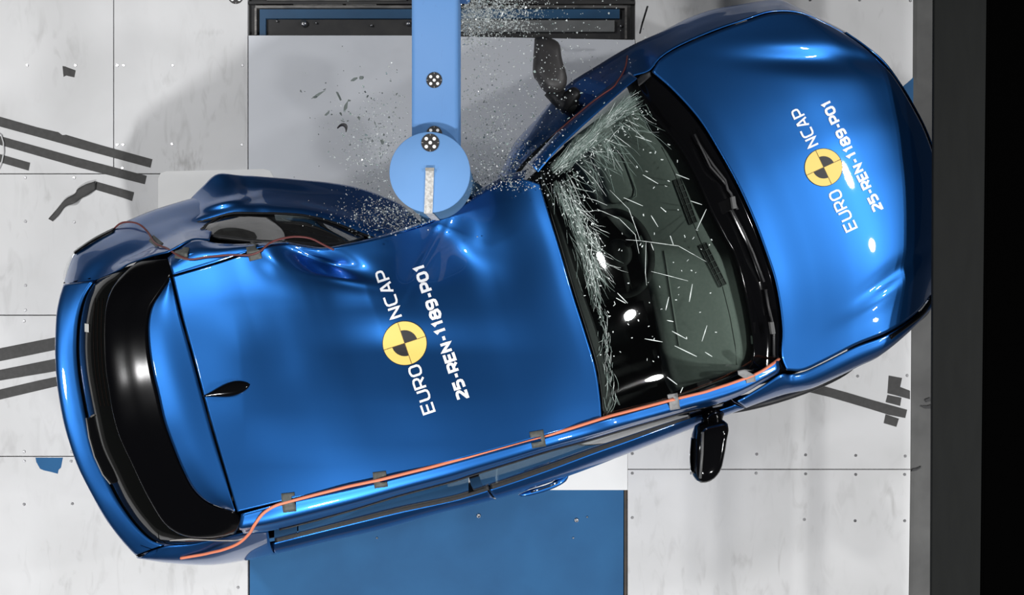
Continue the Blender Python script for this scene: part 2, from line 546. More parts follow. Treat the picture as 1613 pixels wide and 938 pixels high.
TS = [
    ([(-60, 163), (0, 184), (60, 201), (92, 208.5), (98, 213), (104, 212.5), (160, 229), (240, 251), (237, 264.5), (150, 241), (60, 216), (0, 199.5), (-60, 180)], 'long dark tape strip, uppermost of the three slanting at the left edge'),
    ([(-60, 195), (0, 214.5), (120, 248), (231, 277), (228, 290.5), (120, 263), (0, 228.5), (-60, 211)], 'long dark tape strip, the middle one of three slanting at the left edge'),
    ([(-60, 228), (0, 243), (47.5, 256.5), (45, 269), (0, 256), (-60, 240)], 'short dark tape strip below two long ones at the left edge'),
    ([(98.5, 104), (103, 105), (119, 111), (117, 122), (104, 119), (100, 121)], 'tiny torn scrap of dark tape alone on the top left plate'),
    ([(-60, 565), (0, 549), (60, 537), (150, 520), (150, 541), (88, 551.5), (0, 569.5), (-60, 586)], 'dark tape strip, topmost of three running under the car tail'),
    ([(-60, 597), (0, 583), (60, 571), (150, 553), (150, 574), (92, 584.5), (0, 600), (-60, 616)], 'dark tape strip, middle of three running under the car tail'),
    ([(-60, 632), (0, 614), (60, 600), (150, 581), (150, 598), (93, 608), (0, 630), (-60, 648)], 'dark tape strip, lowest of three running under the car tail'),
    ([(1240, 598), (1299, 609), (1335, 619), (1372, 630), (1429, 646), (1426, 659), (1400, 654), (1368, 644), (1307, 626), (1240, 610)], 'long dark tape strip running out below the front wing'),
    ([(1400, 592), (1421, 596), (1418, 610), (1433.5, 616), (1433.5, 629.5), (1410, 623), (1398, 620)], 'bent dark tape piece, topmost beside the gantry'),
    ([(1398, 622.5), (1420, 627), (1418, 640), (1395, 634)], 'small dark tape square between the bent piece and the long strip'),
    ([(1395, 653), (1416, 660), (1412, 673), (1392, 667)], 'small dark tape square just below the long strip'),
]
for pl, lb in TS:
    flat('tape_strip', pl, TAPE, lb, 'tape', z=.0014 if 'square' not in lb else .0012)
# the folded strip: a flat end and a lifted, crumpled tail
fold = thing('tape_strip', Vector(P(150, 300, 0)), 'dark tape strip with a crumpled, folded tail, alone behind the car', 'tape')
prism('flat_end', [(151, 286), (211, 303), (208, 317), (194, 312), (150, 299)], .0004, .0014, TAPE, fold)
a = spl([(150.5, 285.5, .012), (134, 291, .02), (121, 299, .012), (119, 304, .004), (103, 314, .016), (90, 329, .008), (76, 345, .003)], 30)
b = spl([(151, 299, .004), (139, 307, .008), (128, 313, .004), (118, 320, .018), (103, 326, .005), (93, 339, .004), (83, 349, .003)], 30)
panel('crumpled_tail', loft([a, b], 30, 4), TAPE, fold, .001, body=False, center=np.array([0, 0, -5.]))

flat('blue_patch', [(56, 721.5), (99, 721.5), (96, 737), (92, 741), (91, 747), (80, 744), (69, 741.5), (63, 739), (57, 728)], SLED, 'torn blue patch on the bottom left floor plate', 'patch')
flat('blue_patch', [(1438.8, 122), (1430, 130), (1419, 139), (1419, 210), (1438, 210)], SLED, 'blue corner patch between the hood and the gantry', 'patch')
flat('skid_mark', [(1436, 743), (1437, 739.5), (1444, 738.5), (1451, 735), (1450, 738), (1443, 742)], BLACKP, 'short black streak at the plate edge beside the gantry, lower right', 'mark', z=ZB + .004, z0=ZB - .003)
for pl, lb in (([(1450, 640), (1461, 640), (1468, 638), (1468, 644), (1459, 644)], 'black dart shaped mark on the dark strip beside the gantry'),
               ([(1457, 630), (1465, 627), (1468, 632), (1460, 634)], 'black flake above the dart shaped mark beside the gantry')):
    flat('floor_mark', pl, BLACKP, lb, 'mark', z=ZB + .004, z0=ZB - .003)


def disc_faces(c, ax, ay, nrm, r0, r1, a0, a1, h, n=40):
    vs, fs = [], []
    for k in range(n + 1):
        t = a0 + (a1 - a0) * k / n
        d = ax * math.cos(t) + ay * math.sin(t)
        vs += [c + d * r0 + nrm * h, c + d * r1 + nrm * h]
    for k in range(n):
        fs.append((2 * k, 2 * k + 1, 2 * k + 3, 2 * k + 2))
    return vs, fs


def marker(name, c, r, parent=None, rot=0.0):
    """dark round camera target with five white dots"""
    X, Y, Z = (Vector((math.cos(rot), math.sin(rot), 0)), Vector((-math.sin(rot), math.cos(rot), 0)), Vector((0, 0, 1)))
    V, Fs, M = [], [], []

    def add(vf, m):
        k = len(V)
        V.extend(vf[0]); Fs.extend([tuple(i + k for i in f) for f in vf[1]]); M.extend([m] * len(vf[1]))
    c = Vector(c)
    add(disc_faces(c, X, Y, Z, 0.0005, r, 0, 2 * math.pi, .0012), 0)
    add(disc_faces(c, X, Y, Z, r, r * 1.0001, 0, 2 * math.pi, 0), 0)
    for dx, dy, rr in ((0, 0, .2), (.44, .44, .2), (-.44, .44, .2), (.44, -.44, .2), (-.44, -.44, .2)):
        add(disc_faces(c + (X * dx + Y * dy) * r, X, Y, Z, .0002, r * rr, 0, 2 * math.pi, .0018, 18), 1)
    for t in range(4):
        d = X * math.cos(t * math.pi / 2) + Y * math.sin(t * math.pi / 2)
        e = Vector((-d.y, d.x, 0))
        k = len(V)
        V.extend([c + d * r * .78 + e * r * .015 + Z * .0018, c + d * r * .98 + e * r * .015 + Z * .0018, c + d * r * .98 - e * r * .015 + Z * .0018, c + d * r * .78 - e * r * .015 + Z * .0018])
        Fs.append((k + 3, k + 2, k + 1, k)); M.append(1)
    return mesh(name, V, Fs, [MARKD, WHITE], parent, smooth=False, mi=M, pivot=None if parent else c)


tag(marker('target_marker', P(371.5, -6, .0005), .042), 'dark round target with white dots on the floor at the top edge', 'marker')

# ------------------------------------------------------------------ pole
ZP = 1.62
pc = P(677, 271.5, ZP)
pr = 63.7 * (CAM - ZP) / F
pole = thing('impact_pole', Vector((pc[0], pc[1], 0)), 'blue steel pole with round cap and horizontal beam, pressed into the roof', 'pole')
pr2 = pr - .004
lathe('column', [(0.001, .001), (pr2 + .05, .001), (pr2 + .05, .02), (pr2, .022), (pr2, ZP - .016), (0.001, ZP - .016)], noisy('column_blue', (.05, .115, .21), (.06, .13, .24), 6, .6, spec=.2), pole, Matrix.Translation(Vector((pc[0], pc[1], .003))), 72)
lathe('cap', [(0.001, -.012), (pr - .001, -.012), (pr, -.010), (pr, -.002), (pr - .002, 0), (0.001, 0)], POLE, pole, Matrix.Translation(Vector((pc[0], pc[1], ZP))), 96)
ZA = ZP - .04
k = (CAM - ZA) / F
xa, xb = (648 - W / 2) * k, (721.5 - W / 2) * k
rr, hgt = .016, .20
prof = []
for cx, cz, a0 in ((xb - rr, ZA - rr, 0), (xa + rr, ZA - rr, 90), (xa + rr, ZA - hgt + rr, 180), (xb - rr, ZA - hgt + rr, 270)):
    for q in range(7):
        t = math.radians(a0 + 15 * q)
        prof.append((cx + rr * math.cos(t), cz + rr * math.sin(t)))
ya, yb = pc[1] + .06, 2.6
V = [(x, ya, z) for x, z in prof] + [(x, yb, z) for x, z in prof]
n = len(prof)
Fs = [(i, (i + 1) % n, n + (i + 1) % n, n + i) for i in range(n)] + [tuple(range(n))[::-1], tuple(range(n, 2 * n))]
mesh('beam', V, Fs, POLE2, pole)
box('beam_foot', ((xa + xb) / 2, 2.5, (ZA - hgt) / 2 - .01), (.16, .16, ZA - hgt - .02 + .04), POLE2, pole)
box('weld_plate', ((xa + xb) / 2 + .022, P(0, -40, ZA)[1] + .05, ZA - .1), (xb - xa + .03, .22, .12), POLE2, pole, bevel=.01)
marker('target_marker', P(684, 126.5, ZA + .001), 12.4 * k, pole)
marker('target_marker', P(684, 211, ZA + .001), 12.4 * k, pole)
marker('target_marker', P(677.8, 225, ZP + .001), 14.2 * (CAM - ZP) / F, pole)
# pale tape strip over the cap edge and down the column
tv, tf = [], []
row = [(677, 265, ZP + .003), (677, 269, ZP + .0035), (676, 300, ZP + .003), (675, 325, ZP + .003), (674.5, 336.2, ZP + .002)]
for i, (x, y, z) in enumerate(row):
    w = 6.6 if i else 7.2
    tv += [P(x - w, y, z), P(x + w, y, z)]
yq = P(674.5, 336.2, ZP)[1] - .0015
for z in (ZP - .06, ZP - .16, ZP - .4):
    tv += [np.array([tv[8][0], yq + .004, z]), np.array([tv[9][0], yq + .004, z])]
for i in range(len(tv) // 2 - 1):
    tf.append((2 * i, 2 * i + 2, 2 * i + 3, 2 * i + 1))
o = mesh('tape_strip', tv, tf, STRIP, pole, smooth=False)
m = o.modifiers.new('thickness', 'SOLIDIFY'); m.thickness = .0012; m.offset = 0
o['label'] = 'pale speckled tape strip over the cap edge'
box('tape_fold', Vector(P(677, 267, ZP + .006)), (13.5 * (CAM - ZP) / F, .011, .008), noisy('tape_fold_grey', (.30, .28, .24), (.40, .39, .37), 80, .6), pole)

# ------------------------------------------------------------------ the car
car = thing('car', Vector((-0.05, -0.05, 0.004)), 'blue hatchback with a crushed side wrapped around the impact pole', 'car')


def bumps(g, lst):
    """press soft dents and creases into a panel: (px, py, sx, sy, angle, height)"""
    X = W / 2 + g[..., 0] * F / (CAM - g[..., 2])
    Y = HH / 2 - g[..., 1] * F / (CAM - g[..., 2])
    for cx, cy, sx, sy, an, h in lst:
        a = math.radians(an)
        dx, dy = X - cx, Y - cy
        u = dx * math.cos(a) + dy * math.sin(a)
        v = -dx * math.sin(a) + dy * math.cos(a)
        g[..., 2] += h * np.exp(-(u / sx) ** 2 - (v / sy) ** 2)
    return g


def crown(g, h):
    nv, nu = g.shape[:2]
    u = np.linspace(0, 1, nu)[None]
    v = np.linspace(0, 1, nv)[:, None]
    g[..., 2] += h * 4 * u * (1 - u) * 4 * v * (1 - v)
    return g


def drop(curve, levels):
    """rows straight below a pixel curve: (z, inset towards the car's centre line)"""
    rows = [curve]
    for z, ins in levels:
        q = curve.copy()
        d = np.array([-.05, -.05]) - q[:, :2]
        t = np.gradient(q[:, :2], axis=0)
        nrm = np.stack([-t[:, 1], t[:, 0]], 1)
        nrm /= np.linalg.norm(nrm, axis=1)[:, None] + 1e-9
        s = np.sign(np.sum(nrm * d, axis=1))[:, None]
        q[:, :2] += nrm * s * ins
        q[:, 2] = z if not callable(z) else z(q)
        rows.append(q)
    return rows


# --- wheels first: their centres shape the arches
def wheel_at(px, py, z, inward, ang):
    p = P(px, py, z)
    d = np.array([math.cos(ang + math.pi / 2), math.sin(ang + math.pi / 2), 0])
    if np.dot(d[:2], BODY_C[:2] - p[:2]) < 0: d = -d
    q = p + d * inward
    q[2] = .31
    return q, d


WH = [wheel_at(1272, 612, .8, .125, math.radians(20)), wheel_at(1096, 25, .8, .10, math.radians(22)),
      wheel_at(425, 874, .8, .11, math.radians(14)), wheel_at(275, 320, .8, .11, math.radians(14))]


def arch(q, base=.22):
    z = np.full(len(q), base)
    for c, d in WH:
        r = np.hypot(q[:, 0] - c[0], q[:, 1] - c[1])
        t = np.abs((q[:, 0] - c[0]) * -d[1] + (q[:, 1] - c[1]) * d[0])
        near = r < .45
        h = .31 + np.sqrt(np.clip(.365 ** 2 - t ** 2, 0, None))
        z = np.where(near & (t < .365), np.maximum(z, h), z)
    return np.minimum(z, .68)


# --- roof
rf_b = spl([(374, 807, 1.385), (450, 789, 1.397), (600, 756, 1.405), (760, 714, 1.405), (850, 689, 1.392), (948, 661, 1.345)], 200)
rf_t = spl([(272, 436, 1.345), (330, 419, 1.36), (373, 405, 1.365), (400, 396, 1.37), (430, 388, 1.375), (455, 385, 1.37), (480, 391, 1.36), (510, 393, 1.345), (550, 386, 1.335), (600, 375, 1.33),
            (640, 363, 1.32), (680, 349, 1.315), (712, 334, 1.32), (745, 315, 1.345), (775, 296, 1.365), (800, 286, 1.37), (826, 283, 1.365), (850, 290, 1.35)], 200)
rf_l = spl([(374, 807, 1.385), (357, 748, 1.387), (340, 690, 1.385), (322, 626, 1.385), (305, 562, 1.38), (287, 498, 1.368), (272, 436, 1.345)], 150)
rf_r = spl([(948, 661, 1.345), (945, 625, 1.352), (938, 580, 1.358), (922, 525, 1.362), (903, 465, 1.364), (884, 400, 1.362), (867, 345, 1.358), (850, 290, 1.35)], 150)
g = coons(rf_b, rf_t, rf_l, rf_r)
g = crown(g, .012)
g = bumps(g, [
    (510, 414, 56, 17, 17, -.062), (540, 440, 44, 5.5, 10, .014), (500, 402, 30, 6, 15, .008), (440, 405, 40, 26, 30, .028), (475, 398, 34, 9, 20, -.012),
    (690, 362, 46, 34, 0, -.040), (672, 400, 7, 60, 28, .007), (660, 430, 25, 70, 14, -.010), (770, 345, 60, 50, 0, .020), (735, 400, 60, 34, 30, -.010),
    (440, 560, 44, 60, -12, -.010), (780, 620, 110, 110, 0, -.006)])


def facet(g, ridge, y0, y1, soft, reach, fall, h):
    """a buckled facet: rises forwards over `reach` pixels to a crease, then dies away slowly"""
    X = W / 2 + g[..., 0] * F / (CAM - g[..., 2])
    Y = HH / 2 - g[..., 1] * F / (CAM - g[..., 2])
    xr = np.interp(Y, [r[1] for r in ridge], [r[0] for r in ridge])
    d = X - xr
    f = np.where(d < 0, np.clip(1 + d / reach, 0, 1) ** 1.3, np.exp(-(d / fall) ** 2))
    ss = lambda t: np.clip(t, 0, 1) ** 2 * (3 - 2 * np.clip(t, 0, 1))
    m = ss((Y - y0 + soft) / (2 * soft)) * ss((y1 + soft - Y) / (2 * soft))
    g[..., 2] += h * f * m
    return g


g = facet(g, [(560, 400), (577, 445), (598, 505), (606, 540)], 436, 520, 40, 200, 170, .042)
g = facet(g, [(622, 540), (634, 610), (641, 700)], 590, 650, 50, 190, 150, .008)
g = facet(g, [(366, 480), (380, 560), (388, 700)], 520, 690, 45, 95, 120, .011)
roof = panel('roof', g, PAINT, car, .004)
ROOF_T = BODY[-1:]

# --- driver side roof rail, above the torn rear door
g = loft([[(272, 433, 1.342), (330, 416.5, 1.357), (373, 402.5, 1.36), (400, 393, 1.365), (430, 385, 1.37), (455, 382.5, 1.365)],
          [(268, 420, 1.33), (310, 398, 1.34), (350, 394, 1.35), (385, 389, 1.35), (420, 384, 1.35), (450, 381.5, 1.35)],
          [(266, 407, 1.29), (304, 379, 1.28), (345, 383.5, 1.28), (385, 384, 1.29), (420, 382, 1.30), (448, 380.5, 1.30)]], 50, 14)
panel('roof_rail', g, PAINT, car, .004)
# crushed rail edge hugging the pole
g = loft([[(452, 384, 1.362), (480, 390, 1.352), (510, 392, 1.338), (550, 385, 1.328), (600, 374, 1.322), (640, 362, 1.312), (680, 348, 1.307), (712, 333, 1.312), (745, 314, 1.338), (775, 295, 1.358), (800, 285, 1.362), (826, 282, 1.357)],
          [(450, 380.5, 1.31), (480, 386, 1.29), (510, 389.5, 1.28), (550, 383, 1.27), (600, 371, 1.26), (640, 358, 1.25), (680, 344, 1.25), (712, 328, 1.25), (742, 308, 1.28), (772, 288, 1.30), (798, 276, 1.31), (828, 270, 1.31)],
          [(450, 383, 1.24), (480, 389, 1.22), (510, 393, 1.20), (550, 387, 1.19), (600, 376, 1.18), (640, 364, 1.17), (680, 352, 1.17), (712, 336, 1.17), (742, 314, 1.20), (772, 292, 1.23), (800, 278, 1.24), (832, 266, 1.25)]], 80, 12)
panel('crushed_rail', g, PAINT, car, .004)

# --- passenger side: rail, glass, belt, doors, wing
S0 = [(378, 811, 1.375), (450, 791.5, 1.39), (600, 758.5, 1.398), (760, 716.5, 1.398), (850, 691.5, 1.385), (948, 663.5, 1.338), (1000, 649, 1.265), (1060, 632, 1.18), (1120, 614, 1.10), (1180, 593, 1.02), (1228, 567, .965)]
S1 = [(378, 842, 1.26), (430, 836, 1.27), (473, 826, 1.275), (550, 805, 1.285), (629, 781, 1.295), (718, 757, 1.30), (742, 749, 1.30), (800, 731, 1.295), (864, 711, 1.285), (930, 693, 1.26), (990, 675, 1.20), (1058, 655.5, 1.11), (1085, 648, 1.07), (1120, 640, 1.03), (1165, 624, .985), (1233, 584, .945)]
S2 = [(378, 862, 1.0), (430, 851, 1.0), (473, 840, .985), (550, 821, .98), (629, 802, .975), (718, 783, .97), (742, 776, .97), (801, 757, .965), (864, 735, .96), (936, 708, .96), (990, 689, .955), (1058, 664, .95), (1085, 655, .95), (1120, 645, .945), (1165, 630, .94), (1236, 588, .925)]
S4 = [(213, 877, .845), (235, 882.5, .855), (262, 887, .86), (330, 891, .84), (380, 885, .83), (437, 873, .82), (520, 853, .81), (600, 835, .80), (700, 807, .80), (786, 786, .80), (897, 750, .80), (990, 715, .80), (1100, 672, .80), (1170, 645, .80), (1236, 622, .79), (1276, 613, .79), (1318, 595, .78), (1353, 578, .77), (1380, 565, .76), (1403, 548, .75), (1437, 517, .72), (1464, 490, .68)]


def dense(c):
    p = spl(c, 900)
    X = W / 2 + p[:, 0] * F / (CAM - p[:, 2]); Y = HH / 2 - p[:, 1] * F / (CAM - p[:, 2])
    return X, Y, p[:, 2]


DS = [dense(s) for s in (S0, S1, S2, S4)]


def side(kc, x0, x1, n, sh=0.0, dy=0.0, dzz=0.0):
    X, Y, Z = DS[kc]
    xs = np.linspace(x0 + sh, x1 + sh, n)
    ys = np.interp(xs, X, Y) + dy
    zs = np.interp(xs, X, Z) + dzz
    return np.array([P(a, b, c) for a, b, c in zip(xs, ys, zs)])


# rail tube from tail to bonnet corner
a, b = side(0, 380, 1226, 140), side(1, 384, 1226, 140)
mid = (a * .45 + b * .55); mid[:, 2] = np.maximum(a[:, 2], b[:, 2]) * .5 + (a[:, 2] + b[:, 2]) * .25 + .012
o1 = np.array([a[:, 0], a[:, 1], a[:, 2]]).T
out = b - a; out[:, 2] = 0
mid2 = a * .2 + b * .8; mid2[:, 2] = b[:, 2] * .75 + a[:, 2] * .25 + .012
g = np.zeros((16, 140, 3))
for i in range(140):
    g[:, i] = spl(np.array([a[i], mid[i], mid2[i], b[i]]), 16, False)
panel('roof_rail', g, PAINT, car, .004)

GAP = 1.6
SH = 14.0


def band(kA, kB, x0, x1, n, nv, bul=0.0, sA=0., sB=0., dA=0., dB=0.):
    a, b = side(kA, x0, x1, n, sA, dA), side(kB, x0, x1, n, sB, dB)
    g = np.zeros((nv, n, 3))
    for j in range(nv):
        t = j / (nv - 1)
        g[j] = a * (1 - t) + b * t
        o = np.stack([(b - a)[:, 0] * 0, -np.ones(n), np.zeros(n)], 1)
        g[j] += o * bul * 4 * t * (1 - t)
    return g


def door_skin(name, x0, x1, n, extra=None, wing=False):
    a = side(2, x0, x1, n, 0, 5.5, -.02)
    b = side(3, x0, x1, n, SH)
    m = a * .45 + b * .55; m[:, 2] = a[:, 2] * .62 + b[:, 2] * .38 + .012
    low = drop(b, [(.62, .004), (.45, .03), (arch, .03)])[1:]
    ua = a * .9 + b * .1
    inner = a.copy(); inner[:, 2] -= .004
    return panel(name, loft([a, m, b, low[0], np.minimum(low[1], 9), low[2]], n, 40, False) if False else
                 np.concatenate([loft([a, m, b, low[0]], n, 26, False), low[1][None] * 0 + np.stack([low[1][:, 0], low[1][:, 1], np.maximum(low[1][:, 2], low[2][:, 2])], 1)[None], low[2][None]], 0), PAINT, car, .005)


xq, xd, xf = 424, 769, 1160
# quarter behind the rear door, running into the tail corner
a = spl([(238, 866, .95), (262, 860.8, 1.0), (300, 858.5, 1.04), (340, 851, 1.10), (372, 843, 1.19), (400, 838, 1.235), (422, 836.5, 1.25)], 60)
b = side(3, 215, xq + SH - GAP, 60)
m1 = a * .5 + b * .5; m1[:, 2] += .03; m1[:, 1] -= .012
low = drop(b, [(.62, .0), (arch, .03)])[1:]
g = np.concatenate([loft([a, m1, b, low[0]], 60, 26, False), low[1][None]], 0)
panel('rear_quarter', g, PAINT, car, .005)
rear_door = door_skin('rear_door', xq + GAP, xd - GAP, 70)
front_door = door_skin('front_door', xd + GAP, xf - GAP, 80)
# belt trim and side glass
for nm, x0, x1, parent in (('belt_trim', xq + 8, xd, rear_door), ('belt_trim', xd + 3, 1086, front_door)):
    panel(nm, band(2, 2, x0, x1, 60, 5, 0, 0, 2, -1.0, 5.8), BLACKP, parent, .004)
g = band(1, 2, 470, 738, 60, 8, .012)
panel('side_window', g, SIDEGL, rear_door, .0, body=False)
g = band(1, 2, 432, 468, 20, 8, .012)
panel('quarter_window', g, BLACKG, car, .0)
g = band(1, 2, 754, 1084, 70, 8, .012)
panel('side_window', g, SIDEGL, front_door, .0, body=False)
g = band(1, 2, 738, 754, 10, 8, .013, 0, 10)
panel('door_pillar', g, BLACKG, car, .004)
g = loft([[(1084, 649, 1.07), (1110, 643, 1.035), (1140, 635, 1.005)], [(1086, 655, .955), (1110, 648, .955), (1140, 640.5, .95)]], 16, 5)
panel('mirror_sail', g, BLACKG, car, .004)
# dark sealing under the rail
tube('window_seal', side(1, 440, 1084, 80, 0, 1.0, -.004), .004, BLACKP, car)

# wing on the passenger side: from bonnet seam out to the shoulder and down
hseam = spl([(1161, 633, .942), (1172, 627, .948), (1200, 610, .945), (1232, 590, .935), (1245, 590.5, .905), (1264, 587.5, .905), (1295, 574, .90), (1349, 547, .885), (1395, 530, .865), (1426, 512, .835), (1449, 493, .79), (1466, 470, .74)], 100)
b = side(3, xf + 13 + GAP, 1463, 100)
low = drop(b, [(.58, .0), (.45, .02), (arch, .02)])[1:]
m = hseam * .5 + b * .5; m[:, 2] += .035
low[1][:, 2] = np.maximum(low[1][:, 2], low[2][:, 2])
g = np.concatenate([loft([hseam, m, b, low[0]], 100, 26, False), low[1][None], low[2][None]], 0)
panel('front_wing', g, PAINT, car, .005)

_c, _d = WH[0]; _a = np.array([-_d[1], _d[0], 0])
tube('wheel_arch_trim', [_c - _d * .150 + _a * .375 * math.cos(t) + np.array([0, 0, .375 * math.sin(t)]) for t in np.linspace(.5, math.pi - .5, 24)], .02, BLACKP, car, 8)

# door handle
hd = pillow('door_handle', [(816, 780), (835, 772), (862, 764), (885, 753), (896, 746), (893, 757), (880, 766), (858, 775), (835, 781), (820, 782.5)], .80, .016, PAINT, front_door)
tube('handle_strip', [P(x, y, .815) for x, y in ((836, 775.5), (850, 771), (866, 765.5), (878, 760))], .006, CHROME, hd, 8)

# --- bonnet
hb_rear = spl([(1240, 584, .925), (1232, 562, .94), (1233, 524, .958), (1229, 482, .972), (1220, 437, .984), (1205, 392, .992), (1190, 352, .996), (1164, 294, .996), (1132, 236, .99), (1100, 186, .98), (1060, 142, .965), (1027, 113, .95)], 100)
hb_low = spl([(1240, 584, .925), (1264, 584.5, .91), (1295, 571, .90), (1349, 543.5, .888), (1395, 525, .868), (1426, 507, .838), (1450, 487, .795), (1468, 462, .745)], 100)
hb_up = spl([(1027, 113, .95), (1040, 94, .95), (1062, 79, .945), (1120, 53, .93), (1173, 34, .915), (1215, 21, .89), (1260, 22, .86), (1300, 37, .82), (1331, 54, .79)], 100)
hb_front = spl([(1468, 462, .745), (1474, 430, .762), (1480, 380, .775), (1482, 330, .78), (1480, 280, .78), (1470, 243, .78), (1455, 203, .785), (1440, 174, .785), (1419, 138, .79), (1391, 100, .79), (1360, 74, .79), (1331, 54, .79)], 100)
g = coons(hb_low, hb_up, hb_rear, hb_front)
g = crown(g, .004)
g = bumps(g, [(1270, 94, 115, 16, 3, -.018), (1225, 72, 110, 20, -6, .007), (1365, 92, 60, 10, 12, -.010), (1405, 435, 60, 12, -37, -.014), (1385, 470, 70, 18, -36, .010),
              (1430, 330, 60, 90, -20, .0)])
hood = panel('hood', g, PAINT, car, .006)
HOOD_T = BODY[-1:]

# front bumper below the bonnet edge
lowc = spl([(1466, 478, .72), (1474, 430, .75), (1484, 380, .755), (1487, 330, .76), (1485, 280, .76), (1474, 241, .76), (1458, 200, .765), (1443, 171, .765), (1421, 134, .77), (1393, 96, .77), (1362, 70, .77), (1333, 50, .77)], 80)
rows = drop(lowc, [(.70, -.012), (.60, -.03), (.52, -.04), (.42, -.02), (.30, .0), (.22, .06)])
g = loft(rows, 80, 30, False)
bumper = panel('front_bumper', g, PAINT, car, .006)
g = loft(drop(lowc, [(.66, -.040), (.54, -.052)])[1:], 80, 6, False)[:, 16:64]
panel('grille', g, BLACKP, bumper, .01)
# headlamps
for nm, a, b in (('headlight', [(1402, 529, .868), (1428, 512, .838), (1452, 491, .79), (1469, 466, .738)], [(1405, 540, .80), (1435, 518, .765), (1462, 495, .72), (1471, 478, .70)]),
                 ('headlight', [(1240, 16, .86), (1268, 24, .835), (1300, 38, .80), (1330, 54, .77)], [(1240, 7, .73), (1270, 20.5, .69), (1300, 35, .685), (1332, 51, .68)])):
    panel(nm, loft([a, [((p[0] + q[0]) / 2 + .4, (p[1] + q[1]) / 2 + .4 * (1 if nm else 0), (p[2] + q[2]) / 2 + .02) for p, q in zip(a, b)], b], 30, 8), BLACKG, car, .004)

# --- wing on the crushed side
go = spl([(878, 148, 0.785), (897, 131, 0.785), (918, 117, 0.780), (935, 107, 0.775), (966, 88, 0.770), (996, 71.5, 0.765), (1046, 47.5, 0.755), (1085, 28, 0.745), (1120, 15.5, 0.735), (1166, 6.5, 0.725), (1200, 1, 0.715), (1226, -1, 0.705), (1268, 18, 0.690), (1300, 34, 0.685), (1331, 50, 0.680)], 110)
gi = spl([(905, 184, .975), (930, 162, .97), (960, 138, .965), (990, 121, .96), (1022, 111, .945), (1038, 92, .945), (1060, 76.5, .94), (1118, 50, .925), (1172, 31, .91), (1213, 18, .885), (1258, 19, .855), (1298, 35, .815), (1330, 52, .785)], 110)
gm = gi * .5 + go * .5; gm[:, 2] += .012
low = drop(go, [(.58, .0), (.45, .02), (arch, .02)])[1:]
low[1][:, 2] = np.maximum(low[1][:, 2], low[2][:, 2])
g = np.concatenate([loft([gi, gm, go, low[0]], 110, 26, False), low[1][None], low[2][None]], 0)
panel('front_wing', g, PAINT, car, .005)

# crushed front door on the pole side, bent around the pole
fo = spl([(664, 352, 0.760), (690, 371, 0.750), (709, 374, 0.740), (730, 366, 0.740), (750, 345, 0.750), (764, 312, 0.760), (790, 268, 0.760), (810, 226, 0.760), (842, 190, 0.755), (877, 149, 0.750)], 90)
fi = spl([(668, 372, .98), (690, 390, .98), (712, 394, .98), (742, 380, .98), (764, 352, .98), (782, 316, .98), (806, 284, .98), (832, 252, .98), (868, 219, .978), (904, 185, .975)], 90)
fm = fo * .55 + fi * .45; fm[:, 2] += .03
low = drop(fo, [(.62, .0), (.45, .05), (.22, .03)])[1:]
g = loft([fi, fm, fo, low[0], low[1], low[2]], 90, 34, False)
g = bumps(g, [(820, 250, 20, 8, -45, -.03), (840, 215, 30, 7, -45, .012), (790, 290, 10, 30, 10, .02)])
cd = panel('front_door', g, PAINT, car, .005, label='crushed front door bent around the pole')
tube('belt_trim', fi + np.array([0, 0, .004]), .008, BLACKP, cd)
# A pillar on the crushed side
g = loft([[(848, 271, 1.345), (875, 240, 1.30), (905, 211, 1.235), (950, 170, 1.13), (985, 139, 1.03), (1004, 124, .97)],
          [(838, 262, 1.33), (866, 231, 1.29), (897, 201, 1.225), (942, 161, 1.12), (977, 131, 1.02), (996, 117, .965)],
          [(832, 258, 1.27), (860, 227, 1.24), (890, 196, 1.18), (936, 155, 1.08), (971, 126, .985), (990, 113, .95)]], 60, 10)
panel('pillar', g, PAINT, car, .004)

# --- torn rear door, bowed out
do = spl([(289, 351, 0.770), (292, 330, 0.800), (300, 314, 0.820), (318, 295, 0.840), (342, 274.5, 0.855), (373, 275.5, 0.835), (420, 279, 0.805), (480, 284, 0.770), (520, 288, 0.740), (560, 295, 0.725), (602, 309, 0.720), (635, 325, 0.720), (662, 350, 0.720)], 100)
dm = spl([(292, 354, 0.910), (303, 340, 0.930), (322, 322, 0.940), (352, 309, 0.945), (386, 306, 0.930), (430, 309, 0.915), (480, 315, 0.900), (525, 324, 0.890), (565, 335, 0.885), (602, 347, 0.885), (636, 358, 0.880), (664, 368, 0.880)], 100)
dc = spl([(294, 356, 0.985), (307, 346, 1.010), (330, 337, 1.015), (360, 326, 1.015), (400, 325, 1.005), (440, 328, 0.995), (480, 331, 0.985), (525, 341, 0.975), (568, 355, 0.970), (602, 368, 0.965), (636, 374, 0.960), (666, 378, 0.955)], 100)
di = spl([(295, 358, 1.0), (310, 352, 1.02), (335, 345, 1.02), (365, 337, 1.02), (400, 336.5, 1.015), (440, 337, 1.005), (480, 340, .995), (525, 351, .985), (568, 368, .98), (602, 380, .975), (636, 386, .97), (668, 388, .965)], 100)
low = drop(do, [(.70, .03), (.5, .06), (.24, .05)])[1:]
g = np.concatenate([loft([di, dc, dm, do], 100, 30, False), low[0][None], low[1][None], low[2][None]], 0)
g = bumps(g, [(385, 290, 12, 40, -28, -.014), (360, 318, 50, 6, -12, .010), (345, 330, 40, 5, -14, -.010), (440, 300, 70, 9, 6, -.010)])
td = panel('rear_door', g, PAINT, car, .004, label='torn rear door bowed outwards')
tube('window_trim', di + np.array([0, 0, .004]), .006, BLACKP, td)
